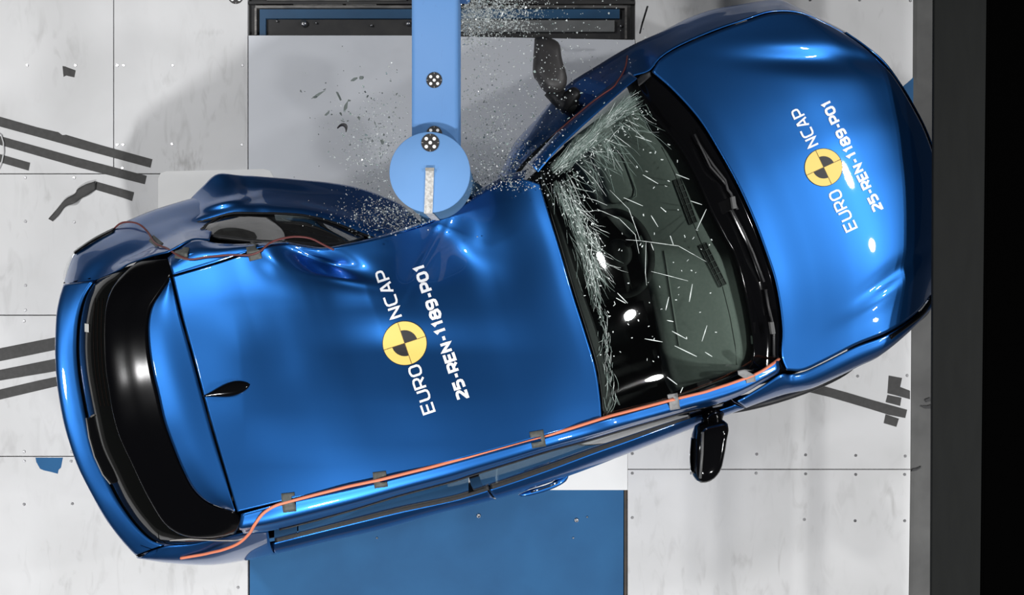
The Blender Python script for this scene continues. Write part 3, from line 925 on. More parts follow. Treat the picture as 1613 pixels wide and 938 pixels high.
# window of the torn door: glass sloping up to the roof rail, with its frame
wi = spl([(303, 362, 1.04), (330, 371.5, 1.16), (400, 380.5, 1.22), (455, 383, 1.24), (510, 387, 1.2), (548, 384, 1.16), (572, 376, 1.08)], 60)
wo = spl([(303, 359, 1.02), (335, 347, 1.024), (365, 339, 1.024), (430, 339, 1.01), (480, 342, 1.0), (525, 353, .99), (570, 372, .985)], 60)
panel('side_window', loft([wo, (wo + wi) / 2 + np.array([0, 0, .01]), wi], 60, 8, False), SIDEGL, td, 0, body=False)
tube('window_frame', wi, .009, BLACKP, td)
tube('window_frame', [P(x, y, z) for x, y, z in ((318, 362, 1.10), (330, 354, 1.05), (345, 344, 1.03))], .008, BLACKP, td)
tube('window_frame', [P(x, y, z) for x, y, z in ((322, 366, 1.12), (336, 355, 1.06), (352, 343, 1.03))], .006, BLACKP, td)
# grab handle moulding and trim seen through the window
g = loft([[(345, 352, .96), (420, 349, .95), (500, 357, .94), (560, 374, .92)], [(352, 362, .90), (420, 358, .89), (500, 366, .88), (556, 382, .88)]], 30, 5)
panel('door_trim', g, noisy('trim_grey', (.12, .125, .12), (.15, .155, .15), 40, .7), td, .01, body=False)
# broken striker corner
for k in range(5):
    tube('torn_bracket', [P(292 + 3 * k, 354 + 2.4 * k, .99), P(296 + 3 * k, 360 + 3 * k + (k % 2) * 3, .97 - .01 * k), P(302 + 3 * k, 366 + 3 * k, .95)], .006, BLACKP if k % 2 else CHROME, td, 6)

# --- rear quarter on the crushed side
q0 = spl([(100.5, 446, 0.750), (107, 423, 0.770), (117, 398, 0.790), (134, 385, 0.800), (155, 372, 0.800), (176, 362, 0.805), (200, 348, 0.810), (240, 331.5, 0.820), (293, 315, 0.825), (330, 306, 0.830)], 70)
q1 = spl([(120, 446, 0.935), (128, 428, 0.945), (140, 412, 0.955), (160, 396, 0.960), (185, 382, 0.965), (210, 370, 0.970), (240, 358, 0.975), (270, 347, 0.980), (300, 340, 0.980), (332, 332, 0.980)], 70)
q2 = spl([(150, 441, 1.0), (163, 424, 1.02), (182, 410, 1.04), (205, 399, 1.06), (228, 388, 1.08), (250, 378, 1.09), (268, 370, 1.10), (285, 364, 1.10), (304, 360, 1.08), (335, 352, 1.04)], 70)
q3 = spl([(190, 424, 1.12), (202, 416, 1.15), (218, 410, 1.19), (235, 404, 1.22), (250, 400, 1.25), (264, 397, 1.27), (280, 389, 1.28), (292, 382, 1.28), (304, 377, 1.27), (330, 378, 1.26)], 70)
low = drop(q0, [(.60, .0), (.45, .02), (arch, .02)])[1:]
low[1][:, 2] = np.maximum(low[1][:, 2], low[2][:, 2])
g = np.concatenate([loft([q3, q2, q1, q0, low[0]], 70, 36, False), low[1][None], low[2][None]], 0)
g = bumps(g, [(230, 392, 60, 7, -28, -.010)])
panel('rear_quarter', g, PAINT, car, .005)
g = loft([[(264, 406, 1.275), (280, 394, 1.285), (294, 386, 1.285), (306, 380, 1.275)], [(268, 420, 1.325), (285, 410, 1.335), (298, 402, 1.338), (312, 397, 1.338)]], 20, 6)
panel('pillar', g, PAINT, car, .004)

# --- tail: spoiler, window, lower tailgate
t_seam = spl([(268.5, 438, 1.335), (284, 500, 1.36), (302, 564, 1.372), (319, 628, 1.377), (336, 691, 1.377), (353, 748, 1.377), (369.5, 806, 1.375)], 90)
t_in = spl([(268.5, 440, 1.333), (254, 461, 1.335), (240, 483, 1.34), (234, 508, 1.345), (235, 547, 1.35), (241, 586, 1.353), (249, 620, 1.353), (259, 664, 1.35), (272, 701, 1.345), (288, 740, 1.34), (305, 771, 1.333), (325, 790, 1.33), (348, 800, 1.33), (368, 806.5, 1.332)], 90)
t_mid = t_seam * .5 + t_in * .5; t_mid[:, 2] += .006
spo = panel('tailgate_top', loft([t_seam, t_mid, t_in], 90, 16, False), PAINT, car, .004)
t_edge = spl([(223, 411, 1.19), (208, 419, 1.20), (190, 436, 1.22), (176, 455, 1.245), (167, 480, 1.265), (164, 510, 1.275), (164, 547, 1.28), (166, 583, 1.28), (171, 616, 1.28), (177, 652, 1.275), (188, 690, 1.27), (205, 727, 1.26), (234, 787, 1.235), (262, 829, 1.21), (290, 845, 1.195), (332, 848, 1.19), (373, 841, 1.19)], 120)
t_in2 = spl([(264, 407, 1.275), (269, 418, 1.305), (270.5, 432, 1.328), (264, 445, 1.329), (252, 462, 1.33), (238, 483, 1.335), (232.5, 508, 1.34), (233.5, 547, 1.345), (239.5, 586, 1.348), (248, 621, 1.348), (258, 665, 1.345), (270.5, 702, 1.34), (287, 742, 1.335), (304, 773, 1.328), (324, 792, 1.325), (347, 802, 1.325), (370, 808, 1.328), (379, 822, 1.29)], 120)
sm = t_in2 * .55 + t_edge * .45; sm[:, 2] += .006
panel('spoiler', loft([t_in2, sm, t_edge, t_edge + np.array([.012, 0, -.03])], 120, 20, False), SPOIL, car, .006)
w_low = spl([(190, 424, 1.08), (172, 429, 1.02), (152, 441, 1.0), (136, 464, .995), (126, 499, .99), (122, 541, .985), (124, 583, .985), (131, 628, .985), (138, 662, .985), (150, 712, .985), (173, 761, .985), (190, 793, .99), (217, 830, .995), (242, 852, 1.0), (262, 858, 1.0), (290, 858, 1.03), (325, 854, 1.08), (360, 846, 1.14)], 120)
w_top = t_edge + np.array([.05, 0, -.035])
panel('rear_window', loft([w_low, w_low * .55 + w_top * .45 + np.array([-.015, 0, .012]), w_top], 120, 16, False), GLASSB, car, .004)
b_out = spl([(100.5, 448, 0.937), (95, 465, 0.947), (90, 488, 0.957), (87.5, 520, 0.962), (87.5, 571, 0.967), (91, 613, 0.967), (99, 660, 0.967), (108, 694, 0.967), (122, 734, 0.967), (139, 769, 0.967), (169, 822, 0.962), (197, 858, 0.957), (214, 876, 0.952)], 110)
b_in = spl([(147, 443, 1.0), (133, 466, .995), (123.5, 499, .99), (120, 541, .985), (122, 583, .985), (129, 628, .985), (136, 662, .985), (148, 713, .985), (171, 762, .985), (188, 794, .99), (215, 831, .995), (240, 853.5, 1.0), (259, 860, 1.0)], 110)
bm_ = b_in * .5 + b_out * .5; bm_[:, 2] += .006; bm_[:, 0] -= .002
low = drop(b_out, [(.90, -.012), (.70, -.01), (.55, .03), (.35, .0), (.22, .08)])[1:]
tg = panel('tailgate', loft([b_in, bm_, b_out, low[0], low[1], low[2], low[3], low[4]], 110, 54, False), PAINT, car, .006)
# wiper motor cover / wiper lying on the window
g = loft([[(137, 659, 1.035), (141, 690, 1.035), (150, 720, 1.035), (163, 748, 1.035), (176, 764, 1.035)],
          [(147, 656, 1.06), (153, 688, 1.06), (163, 716, 1.06), (175, 742, 1.06), (184, 760, 1.055)],
          [(163, 655, 1.06), (171, 684, 1.065), (181, 708, 1.065), (192, 735, 1.06), (199, 752, 1.055)]], 40, 10)
rw = panel('rear_wiper', g, BLACKG, car, .012)
tube('wiper_edge', [P(*q) for q in ((136, 659, 1.037), (140.5, 690, 1.037), (149, 720, 1.037), (162, 748, 1.037), (174, 763, 1.037))], .0035, mat('wiper_grey', (.20, .20, .20), .5), rw, 6)
tube('wiper_blade', [P(*q) for q in ((166, 656, 1.07), (175, 685, 1.075), (186, 712, 1.075), (199, 750, 1.07))], .005, BLACKP, rw, 6)
tube('wiper_hinge', [P(*q) for q in ((143, 657, 1.062), (150, 653, 1.066), (158, 657, 1.066))], .004, mat('hinge_grey', (.12, .11, .10), .5), rw, 6)
pt = [cast(x, y, .003) for x, y in ((134.5, 510), (141, 511), (141, 524), (134.5, 523))]
mesh('sticker', [p[0] for p in pt], [(0, 1, 2, 3)], mat('sticker_white', (.55, .55, .52), .5), car, False)['label'] = 'small white sticker on the rear window'
# fine heater lines on the rear window
for j in range(3):
    x0 = 148 + j * 6
    pts = []
    for y in np.linspace(470, 640, 30):
        xx = x0 + .0009 * (y - 545) ** 2 + (y - 540) * .035
        h = cast(xx, y, .0015)
        if h: pts.append(h[0])
    tube('heater_line', pts, .0011, mat('heater_brown', (.012, .006, .004), .7, spec=.1), car, 4)
# tail lamps
g = loft([[(103, 441, .80), (106, 425, .815), (113, 405, .83), (123, 391, .84)], [(99, 441, .70), (102, 424, .70), (110, 404, .70), (121, 389, .72)]], 24, 6)
panel('tail_light', g, LAMPG, car, .01, body=False)
g = loft([[(117, 400, .855), (128, 392, .875), (150, 379, .88), (178, 366, .88)], [(116, 397, .84), (128, 388, .85), (150, 374, .855), (178, 360, .86)], [(116, 396, .76), (128, 387, .76), (150, 373, .76), (178, 359.5, .78)]], 30, 8)
panel('tail_light', g, BLACKG, car, .006, body=False, label='black strip of the tail light')
g = loft([[(217, 873.5, .87), (240, 879, .87), (268, 884, .87)], [(215.5, 875, .82), (239, 881.5, .82), (268, 886, .815)]], 20, 5)
panel('tail_light', g, BLACKP, car, .006, body=False)

# --- aerial fin
h0 = cast(322, 624)[0]; h1 = cast(394, 606)[0]
V, Fs = [], []
nst, nr = 24, 14
ax = (h1 - h0); Ln = ax.length; ax.normalize(); sd = Vector((-ax.y, ax.x, 0)).normalized(); upv = ax.cross(sd) * -1
if upv.z < 0: upv = -upv
for i in range(nst):
    t = i / (nst - 1)
    w = .030 * (math.sin(math.pi * min(1, .02 + t * .97) ** 1.5)) ** .8 if 0 < t < 1 else .0006
    hh = .055 * (1 - t) ** .7 * min(1, t * 9 + .1) + .002
    for k in range(nr):
        a = math.pi * k / (nr - 1)
        V.append(h0 + ax * Ln * t + sd * w * math.cos(a) + upv * (hh * abs(math.sin(a)) ** .8 - .003))
for i in range(nst - 1):
    for k in range(nr - 1):
        Fs.append((i * nr + k, i * nr + k + 1, (i + 1) * nr + k + 1, (i + 1) * nr + k))
fin = mesh('aerial', V, Fs, BLACKG, car)

# --- windscreen and cowl
K = [(1176, 586, .99), (1183, 572, .995), (1187, 557, 1.0), (1185, 521, 1.012), (1173, 457, 1.03), (1157, 400, 1.04), (1141, 372, 1.043), (1119, 330, 1.045), (1097, 279, 1.043), (1068, 228, 1.035), (1036, 190, 1.02), (1017, 160, 1.0), (1006, 135, .985)]
kk = spl(K, 90)
hd_ = spl([(951, 660, 1.325), (948, 625, 1.345), (941, 580, 1.36), (925, 525, 1.37), (906, 465, 1.373), (887, 400, 1.37), (870, 345, 1.362), (853, 290, 1.342)], 90)
wl = spl([(951, 660, 1.325), (1000, 646.5, 1.255), (1060, 629.5, 1.175), (1120, 609, 1.085), (1176, 586, .99)], 60)
wr = spl([(853, 290, 1.342), (853, 271, 1.335), (880, 243, 1.29), (907, 213, 1.23), (952, 172, 1.125), (986, 143, 1.03), (1006, 135, .985)], 60)
g = coons(hd_, kk, wl, wr)
g = crown(g, .014)
gws = bumps(g, [(870, 300, 30, 60, 0, -.012)])
ws = panel('windscreen', gws, GLASS, car, 0, body=False, label='cracked windscreen')
nvw, nuw = gws.shape[:2]
WS = BVHTree.FromPolygons([tuple(v) for v in gws.reshape(-1, 3)], grid_faces(nvw, nuw))
# printed black border along the header, both pillars
def strip_rows(rows):
    return np.array(rows)
gb = gws[:5].copy(); gb[..., 2] -= .004
panel('glass_border', gb, BLACKP, ws, .001, body=False)
gb = gws[:, :2].copy(); gb[..., 2] -= .004
panel('glass_border', gb, BLACKP, ws, .001, body=False)
hr = spl([(1238, 582, .91), (1229, 562, .925), (1230, 524, .943), (1226, 482, .957), (1217, 437, .969), (1202, 392, .977), (1187, 352, .981), (1161, 294, .981), (1129, 237, .975), (1097, 188, .965), (1058, 145, .95), (1024, 116, .935)], 90)
km = hr * .5 + kk * .5; km[:, 2] -= .02
cowl = panel('cowl', loft([kk + np.array([0, 0, .0]), km, hr], 90, 14, False), BLACKG, car, .004)
COWL_T = BODY[-1:]
g = loft([[(1004, 124, .968), (1012, 117, .958), (1024, 113, .95)], [(1006, 136, .985), (1014, 130, .97), (1026, 120, .945)]], 14, 5)
panel('cowl_corner', g, BLACKP, car, .004)

# wipers
def on(x, y, off, trees=None):
    h = cast(x, y, off, trees)
    return h[0] if h else Vector(P(x, y, 1.03))


TR = BODY + [WS]
GREYW = mat('wiper_dark_grey', (.035, .035, .036), .45)
for pts_blade, pts_arm in (([(1092, 214), (1104, 240), (1116, 265), (1135, 285), (1141, 292)], [(1098, 226), (1122, 262), (1141, 285), (1145, 300), (1150, 306), (1156, 322), (1160, 331)]),
                           ([(1150, 332), (1168, 366), (1184, 400), (1201, 444)], [(1204, 456), (1208, 480), (1214, 505), (1217, 520), (1217, 562)])):
    w = tube('wiper', [on(x, y, .018, TR) for x, y in pts_blade], .0045, GREYW, car, 6)
    tube('wiper_arm', [on(x, y, .014, TR) for x, y in pts_arm], .0055, GREYW, w, 6)
    e = pts_arm[-2]
    prism('wiper_hinge', [(e[0] - 4, e[1] - 12), (e[0] + 2, e[1] - 13), (e[0] + 5, e[1] + 6), (e[0] - 1, e[1] + 7)], 0.99, 1.02, mat('wiper_hinge_grey', (.10, .10, .10), .5), w, bevel=.002)
w = tube('wiper', [on(x, y, .016, TR) for x, y in ((1204, 458), (1207, 480), (1211, 497))], .0045, GREYW, car, 6)

# --- dashboard and cabin
g = loft([[(1010, 150, .935), (1034, 194, .945), (1066, 231, .955), (1094, 281, .962), (1117, 333, .964), (1139, 376, .964), (1155, 402, .962), (1171, 459, .955), (1183, 523, .945), (1185, 560, .935), (1180, 580, .925)],
          [(990, 160, .975), (1015, 205, .985), (1048, 243, .992), (1076, 292, .996), (1098, 342, .998), (1117, 385, .998), (1131, 412, .996), (1145, 466, .99), (1156, 527, .98), (1162, 562, .972), (1160, 585, .96)],
          [(975, 165, .98), (1003, 218, .992), (1030, 262, .998), (1058, 312, 1.00), (1078, 358, 1.00), (1094, 400, 1.00), (1104, 425, .998), (1114, 475, .995), (1122, 535, .985), (1130, 568, .977), (1138, 592, .962)],
          [(945, 185, .965), (972, 240, .975), (995, 285, .98), (1018, 330, .985), (1035, 370, .985), (1046, 410, .985), (1053, 440, .983), (1060, 485, .98), (1068, 545, .97), (1078, 582, .962), (1090, 606, .95)],
          [(893, 224, .93), (914, 268, .94), (938, 308, .95), (972, 349, .95), (1004, 385, .95), (1016, 420, .95), (1026, 450, .95), (1036, 500, .945), (1045, 560, .93), (1052, 598, .92), (1062, 618, .91)],
          [(890, 227, .70), (911, 271, .70), (935, 311, .70), (969, 352, .70), (1000, 388, .70), (1013, 423, .70), (1023, 453, .70), (1033, 503, .70), (1042, 563, .70), (1049, 600, .70), (1059, 619, .70)]], 70, 40)
dash = panel('dashboard', g, DASH, car, .006, body=False, center=np.array([1.0, .2, .3]))
# air outlets
DB = BVHTree.FromPolygons([tuple(v) for v in g.reshape(-1, 3)], grid_faces(*g.shape[:2]))


def ond(x, y, off):
    h = cast(x, y, off, [DB])
    return h[0] if h else Vector(P(x, y, .99 + off))


for a, b in (((1066, 283), (1092, 352)), ((1106, 385), (1138, 450))):
    pts = []
    A, B = Vector((*a, 0)), Vector((*b, 0))
    d = (B - A).normalized(); n_ = Vector((-d.y, d.x, 0))
    q = [A + n_ * 5.5, B + n_ * 5.5, B - n_ * 5.5, A - n_ * 5.5]
    rows = [[ond(*(A.lerp(B, t) + n_ * s)[:2], .003) for t in np.linspace(0, 1, 10)] for s in (6, 0, -6)]
    v = panel('air_vent', np.array([[list(p) for p in r] for r in rows]), VENT, dash, .0, body=False, center=np.array([1, .2, .3]))
    for t in np.linspace(0, 1, 8):
        c0, c1 = A.lerp(B, t) + n_ * 6, A.lerp(B, t) - n_ * 6
        tube('vent_bar', [ond(c0.x, c0.y, .005), ond(c1.x, c1.y, .005)], .0022, mat('vent_bar_grey', (.10, .11, .105), .5), v, 5)
    for s in (6, 0, -6):
        tube('vent_bar', [ond(*(A.lerp(B, t) + n_ * s)[:2], .005) for t in np.linspace(0, 1, 8)], .0022, mat('vent_bar_grey', (.10, .11, .105), .5), v, 5)
tube('dash_seam', [ond(x, y, .001) for x, y in ((1042, 232), (1062, 272), (1100, 372), (1106, 386))], .0016, mat('seam_dark', (.05, .055, .05), .6), dash, 5)
tube('dash_seam', [ond(x, y, .001) for x, y in ((1138, 452), (1150, 500), (1158, 545), (1160, 575))], .0016, mat('seam_dark', (.05, .055, .05), .6), dash, 5)
tube('dash_edge', [ond(x, y, .002) for x, y in ((1046, 395), (1053, 440), (1060, 485), (1070, 545))], .004, mat('dash_edge_grey', (.21, .23, .215), .6), dash, 6)
st = [ond(x, y, .012) for x, y in ((1179, 529), (1186, 529), (1187, 542), (1180, 542))]
mesh('sticker', st, [(0, 1, 2, 3)], mat('sticker_pale', (.75, .78, .76), .5), dash, False)['label'] = 'small white sticker by the windscreen base'
# instrument hood
ih = pillow('instrument_hood', [(928, 232), (968, 232), (978, 236), (1003, 300), (1003, 308), (985, 318), (960, 320), (948, 290)], .975, .03, DASH, dash)
tube('hood_rim', [P(x, y, 1.005) for x, y in ((970, 236), (979, 240), (1001, 298), (1002, 309), (988, 318))], .004, mat('rim_pale', (.26, .29, .27), .5), ih, 6)
# steering wheel
swc = Vector(P(972, 400, .93))
sw = thing('tmp', swc, 'x', 'x')
bpy.data.objects.remove(sw)
Rz = Matrix.Translation(swc) @ Matrix.Rotation(math.radians(18), 4, 'Z') @ Matrix.Rotation(math.radians(-48), 4, 'Y')
ring = [Rz @ Vector((.185 * math.cos(t), .185 * math.sin(t), 0)) for t in np.linspace(0, 2 * math.pi, 49)]
whl = tube('steering_wheel', ring, .016, CABIN, car, 10)
for a in (20, 160, 270):
    t = math.radians(a)
    tube('spoke', [Rz @ Vector((.04 * math.cos(t), .04 * math.sin(t), -.02)), Rz @ Vector((.18 * math.cos(t), .18 * math.sin(t), 0))], .013, CABIN, whl, 8)
lathe('hub', [(.001, .02), (.05, .015), (.065, -.01), (.06, -.03), (.001, -.04)], CABIN, whl, Rz, 24)
# tub
tub = [(150, 470), (230, 400), (420, 352), (560, 400), (700, 408), (800, 310), (900, 220), (1010, 190), (1120, 380), (1150, 540), (1060, 600), (800, 670), (500, 740), (300, 790), (200, 700)]
prism('cabin_floor', tub, .26, .30, CABIN, car)


def seat(cx, cy, ang, wide=.5):
    s = thing('seat', (0, 0, 0), None, None)
    s.parent = car
    s.matrix_parent_inverse = car.matrix_world.inverted()
    M = Matrix.Translation(Vector(P(cx, cy, .3))) @ Matrix.Rotation(ang, 4, 'Z')
    for nm, c, sz, rt in (('cushion', (.05, 0, .16), (.50, wide, .18), 0), ('backrest', (-.26, 0, .48), (.16, wide * .95, .62), -.22), ('headrest', (-.34, 0, .86), (.10, .26 if wide < .8 else wide * .7, .17), -.2)):
        bm = bmesh.new()
        bmesh.ops.create_cube(bm, size=1)
        bmesh.ops.scale(bm, vec=sz, verts=bm.verts)
        bmesh.ops.bevel(bm, geom=list(bm.edges), offset=.045, segments=4, affect='EDGES')
        bmesh.ops.rotate(bm, cent=(0, 0, 0), matrix=Matrix.Rotation(rt, 3, 'Y'), verts=bm.verts)
        bmesh.ops.translate(bm, vec=c, verts=bm.verts)
        bmesh.ops.transform(bm, matrix=M, verts=bm.verts)
        me = bpy.data.meshes.new(nm); bm.to_mesh(me); bm.free()
        me.polygons.foreach_set('use_smooth', [True] * len(me.polygons))
        link(nm, me, CABIN, s)


seat(880, 415, math.radians(17))
seat(930, 560, math.radians(15))
seat(560, 560, math.radians(14), 1.1)

# --- mirrors
mo = pillow('door_mirror', [(1097, 672), (1091, 690), (1089, 720), (1090, 746), (1096, 757), (1103, 760), (1118, 756), (1131, 741), (1138, 715), (1142, 690), (1145, 668), (1140, 662), (1120, 664), (1105, 667)], 1.0, .085, BLACKG, car, sq=.32)
tube('mirror_stalk', [P(1125, 648, .955), P(1122, 658, .965), P(1120, 670, .975)], .045, BLACKG, mo, 12)
g = loft([[(1092, 690, 1.04), (1090, 720, 1.05), (1091, 748, 1.04)], [(1091, 690, .95), (1089, 720, .94), (1090, 748, .95)]], 12, 4)
panel('mirror_glass', g + np.array([-.006, 0, 0]), CHROME, mo, .003, body=False)
tube('mirror_edge', [P(x, y, 1.085) for x, y in ((1107, 681), (1106, 715), (1103, 754))], .006, mat('mirror_edge_grey', (.09, .09, .09), .4), mo, 6)
m2 = pillow('door_mirror', [(842, 62), (856, 59), (866, 62), (880, 70), (885, 95), (893, 130), (884, 146), (868, 148), (855, 140), (846, 126), (840, 118), (840, 92)], .98, .075, MARKD, car, sq=.35)
tube('mirror_stalk', [P(868, 140, .97), P(884, 158, .96), P(905, 172, .95)], .04, BLACKP, m2, 12)
pillow('mirror_foot', [(872, 160), (890, 145), (905, 138), (915, 148), (905, 166), (888, 178)], .965, .04, BLACKP, m2)

# --- wheels
for c, d in WH:
    M = Matrix.Translation(Vector(c)) @ Vector((-d[0], -d[1], 0)).to_track_quat('Z', 'Y').to_matrix().to_4x4()
    ty = lathe('tyre', [(.21, -.09), (.26, -.098), (.295, -.085), (.305, -.06), (.305, .05), (.295, .075), (.26, .085), (.22, .078), (.205, .06), (.205, -.08), (.21, -.09)], TYRE, car, M, 48)
    rm = lathe('rim', [(.205, .06), (.19, .045), (.185, -.05), (.001, -.05)], RIM, ty, M, 40)
    for k in range(5):
        a = 2 * math.pi * k / 5
        tube('spoke', [M @ Vector((.03 * math.cos(a), .03 * math.sin(a), .04)), M @ Vector((.195 * math.cos(a), .195 * math.sin(a), .05))], .018, RIM, rm, 6)
# underbody
prism('underbody', [(170, 500), (250, 400), (440, 370), (560, 400), (690, 425), (780, 340), (900, 220), (1050, 130), (1200, 60), (1330, 110), (1430, 300), (1420, 450), (1290, 560), (1000, 660), (640, 760), (300, 800), (200, 700)], .16, .24, BLACKP, car)

# --- shut lines drawn as dark rubber gaps
def gap(pts, r=.0028, parent=car):
    q = [on(x, y, .0005, BODY) for x, y in pts]
    tube('shut_line', q, r, BLACKM, parent, 6)


gap([(101, 446), (120, 443.5), (143, 439), (148, 442)])
gap([(272, 436), (300, 427), (340, 416), (373, 405)], .002)
gap([(215, 876), (240, 866), (258, 860)])


# ------------------------------------------------------------------ lettering laid on the panels
def rr_(w, r=.24):
    return [(r, 0), (w - r, 0), (w - r * .3, r * .3), (w, r), (w, 1 - r), (w - r * .3, 1 - r * .3), (w - r, 1), (r, 1), (r * .3, 1 - r * .3), (0, 1 - r), (0, r), (r * .3, r * .3), (r, 0)]


def glyph(ch, w):
    r = .22
    bowl = lambda y0: [(0, y0), (0, 1), (w - r, 1), (w - .06, .94), (w, .82), (w, y0 + .18), (w - .06, y0 + .06), (w - r, y0), (0, y0)]
    return {
        'E': [[(w, 1), (0, 1), (0, 0), (w, 0)], [(0, .5), (w * .9, .5)]],
        'U': [[(0, 1), (0, r), (r * .3, r * .3), (r, 0), (w - r, 0), (w - r * .3, r * .3), (w, r), (w, 1)]],
        'R': [[(0, 0)] + bowl(.42)[1:], [(w * .5, .42), (w, 0)]],
        'O': [rr_(w)], '0': [rr_(w)],
        'N': [[(0, 0), (0, 1), (w, 0), (w, 1)]],
        'C': [[(w, 0), (r, 0), (r * .3, r * .3), (0, r), (0, 1 - r), (r * .3, 1 - r * .3), (r, 1), (w, 1)]],
        'A': [[(0, 0), (w * .42, 1), (w * .58, 1), (w, 0)], [(w * .14, .3), (w * .86, .3)]],
        'P': [[(0, 0)] + bowl(.38)[1:]],
        '2': [[(0, 1), (w - r, 1), (w - .06, .94), (w, .82), (w, .66), (w - .08, .54), (0, .08), (0, 0), (w, 0)]],
        '5': [[(w, 1), (0.04, 1), (0.02, .56), (w - r, .58), (w - .06, .52), (w, .4), (w, .18), (w - .06, .06), (w - r, 0), (0, 0)]],
        '1': [[(w * .1, .82), (w * .6, 1), (w * .6, 0)]],
        '8': [[(r, .52), (.04, .64), (.04, .88), (r, 1), (w - r, 1), (w - .04, .88), (w - .04, .64), (w - r, .52), (r, .52)],
              [(r, .52), (0, .38), (0, .14), (r, 0), (w - r, 0), (w, .14), (w, .38), (w - r, .52)]],
        '9': [[(w, .46), (r, .46), (.05, .52), (0, .64), (0, .84), (.05, .94), (r, 1), (w - r, 1), (w - .05, .94), (w, .84), (w, .2), (w - .06, .06), (w - r, 0), (.06, 0)]],
        '-': [[(.06, .42), (w - .02, .42)]],
    }[ch]


def lettering(text, base, dirv, total, height, stroke, trees, parent, off, label):
    d = np.array(dirv, float); d /= np.linalg.norm(d)
    u = np.array([d[1], -d[0]])
    wd_ = {'-': .42, '1': .42}
    gapw = .26
    ws_ = [wd_.get(c, .62) for c in text]
    tot = sum(ws_) + gapw * (len(text) - 1) + stroke
    sx = total / (tot * height)
    V, Fs = [], []

    def put(x, y):
        p = np.array(base) + d * x * height * sx + u * y * height
        h = cast(p[0], p[1], off, trees)
        return h[0] if h else None
    x0 = stroke / 2
    for ch, w in zip(text, ws_):
        for line in glyph(ch, w):
            pts = [np.array(p, float) * np.array([1, 1 - stroke]) + np.array([0, stroke / 2]) for p in line]
            dn = [pts[0]]
            for a, b in zip(pts[:-1], pts[1:]):
                k_ = max(1, int(np.linalg.norm(b - a) / .16))
                dn += [a + (b - a) * i / k_ for i in range(1, k_ + 1)]
            closed = np.linalg.norm(dn[0] - dn[-1]) < 1e-6
            L_, R_ = [], []
            m_ = len(dn)
            for i in range(m_):
                pa = dn[i - 1] if i > 0 else (dn[-2] if closed else None)
                pb = dn[i + 1] if i < m_ - 1 else (dn[1] if closed else None)
                ta = (dn[i] - pa) if pa is not None else None
                tb = (pb - dn[i]) if pb is not None else None
                ta = ta / np.linalg.norm(ta) if ta is not None else tb / np.linalg.norm(tb)
                tb = tb / np.linalg.norm(tb) if tb is not None else ta
                na, nb = np.array([-ta[1], ta[0]]), np.array([-tb[1], tb[0]])
                nn = na + nb
                nn = nn / (np.linalg.norm(nn) + 1e-9)
                mm = min(1.9, 1 / max(.45, np.dot(nn, na)))
                q = dn[i].copy()
                if pa is None: q = q - ta * 0
                L_.append(q + nn * stroke / 2 * mm); R_.append(q - nn * stroke / 2 * mm)
            k0 = len(V)
            ok = True
            vv = []
            for l, r_ in zip(L_, R_):
                a, b = put(x0 + l[0], l[1]), put(x0 + r_[0], r_[1])
                if a is None or b is None: ok = False; break
                vv += [a, b]
            if not ok: continue
            V += vv
            Fs += [(k0 + 2 * i, k0 + 2 * i + 1, k0 + 2 * i + 3, k0 + 2 * i + 2) for i in range(m_ - 1)]
        x0 += w + gapw
    o = mesh('lettering', V, Fs, LETTER, parent, smooth=False)
    o['label'] = label
    return o


def emblem(cx, cy, R, dirv, trees, parent):
    d = np.array(dirv, float); d /= np.linalg.norm(d)
    e = np.array([-d[1], d[0]])     # to the reader's right of d, in pixels (y down)
    V, Fs, M = [], [], []

    def put(r, a, off):
        p = np.array([cx, cy]) + (d * math.cos(a) + e * math.sin(a)) * r
        return cast(p[0], p[1], off, trees)[0]

    def rings(rs, a0, a1, n, off, m):
        k0 = len(V)
        for r in rs:
            for i in range(n + 1):
                V.append(put(r, a0 + (a1 - a0) * i / n, off))
        for j in range(len(rs) - 1):
            for i in range(n):
                Fs.append((k0 + j * (n + 1) + i, k0 + j * (n + 1) + i + 1, k0 + (j + 1) * (n + 1) + i + 1, k0 + (j + 1) * (n + 1) + i)); M.append(m)
    rings([R, R * 1.03], 0, 2 * math.pi, 64, .0016, 1)
    rings([.01, R * .2, R * .4, R * .6, R * .8, R], 0, 2 * math.pi, 64, .0016, 0)
    for a in (0, math.pi):
        rings([.01, R * .2, R * .4, R * .6], a, a + math.pi / 2, 16, .0026, 1)
    for a in range(4):
        t = a * math.pi / 2
        k0 = len(V)
        for j in range(7):
            r = R * j / 6 + .01
            for s in (-1, 1):
                p = np.array([cx, cy]) + (d * math.cos(t) + e * math.sin(t)) * r + s * .35 * (-d * math.sin(t) + e * math.cos(t))
                V.append(cast(p[0], p[1], .0030, trees)[0])
        for j in range(6):
            Fs.append((k0 + 2 * j, k0 + 2 * j + 1, k0 + 2 * j + 3, k0 + 2 * j + 2)); M.append(2)
    o = mesh('target_emblem', V, Fs, [YEL, BLK, mat('target_line', (.16, .10, .03), .5)], parent, smooth=False, mi=M)
    o['label'] = 'round yellow and black target emblem'
    return o


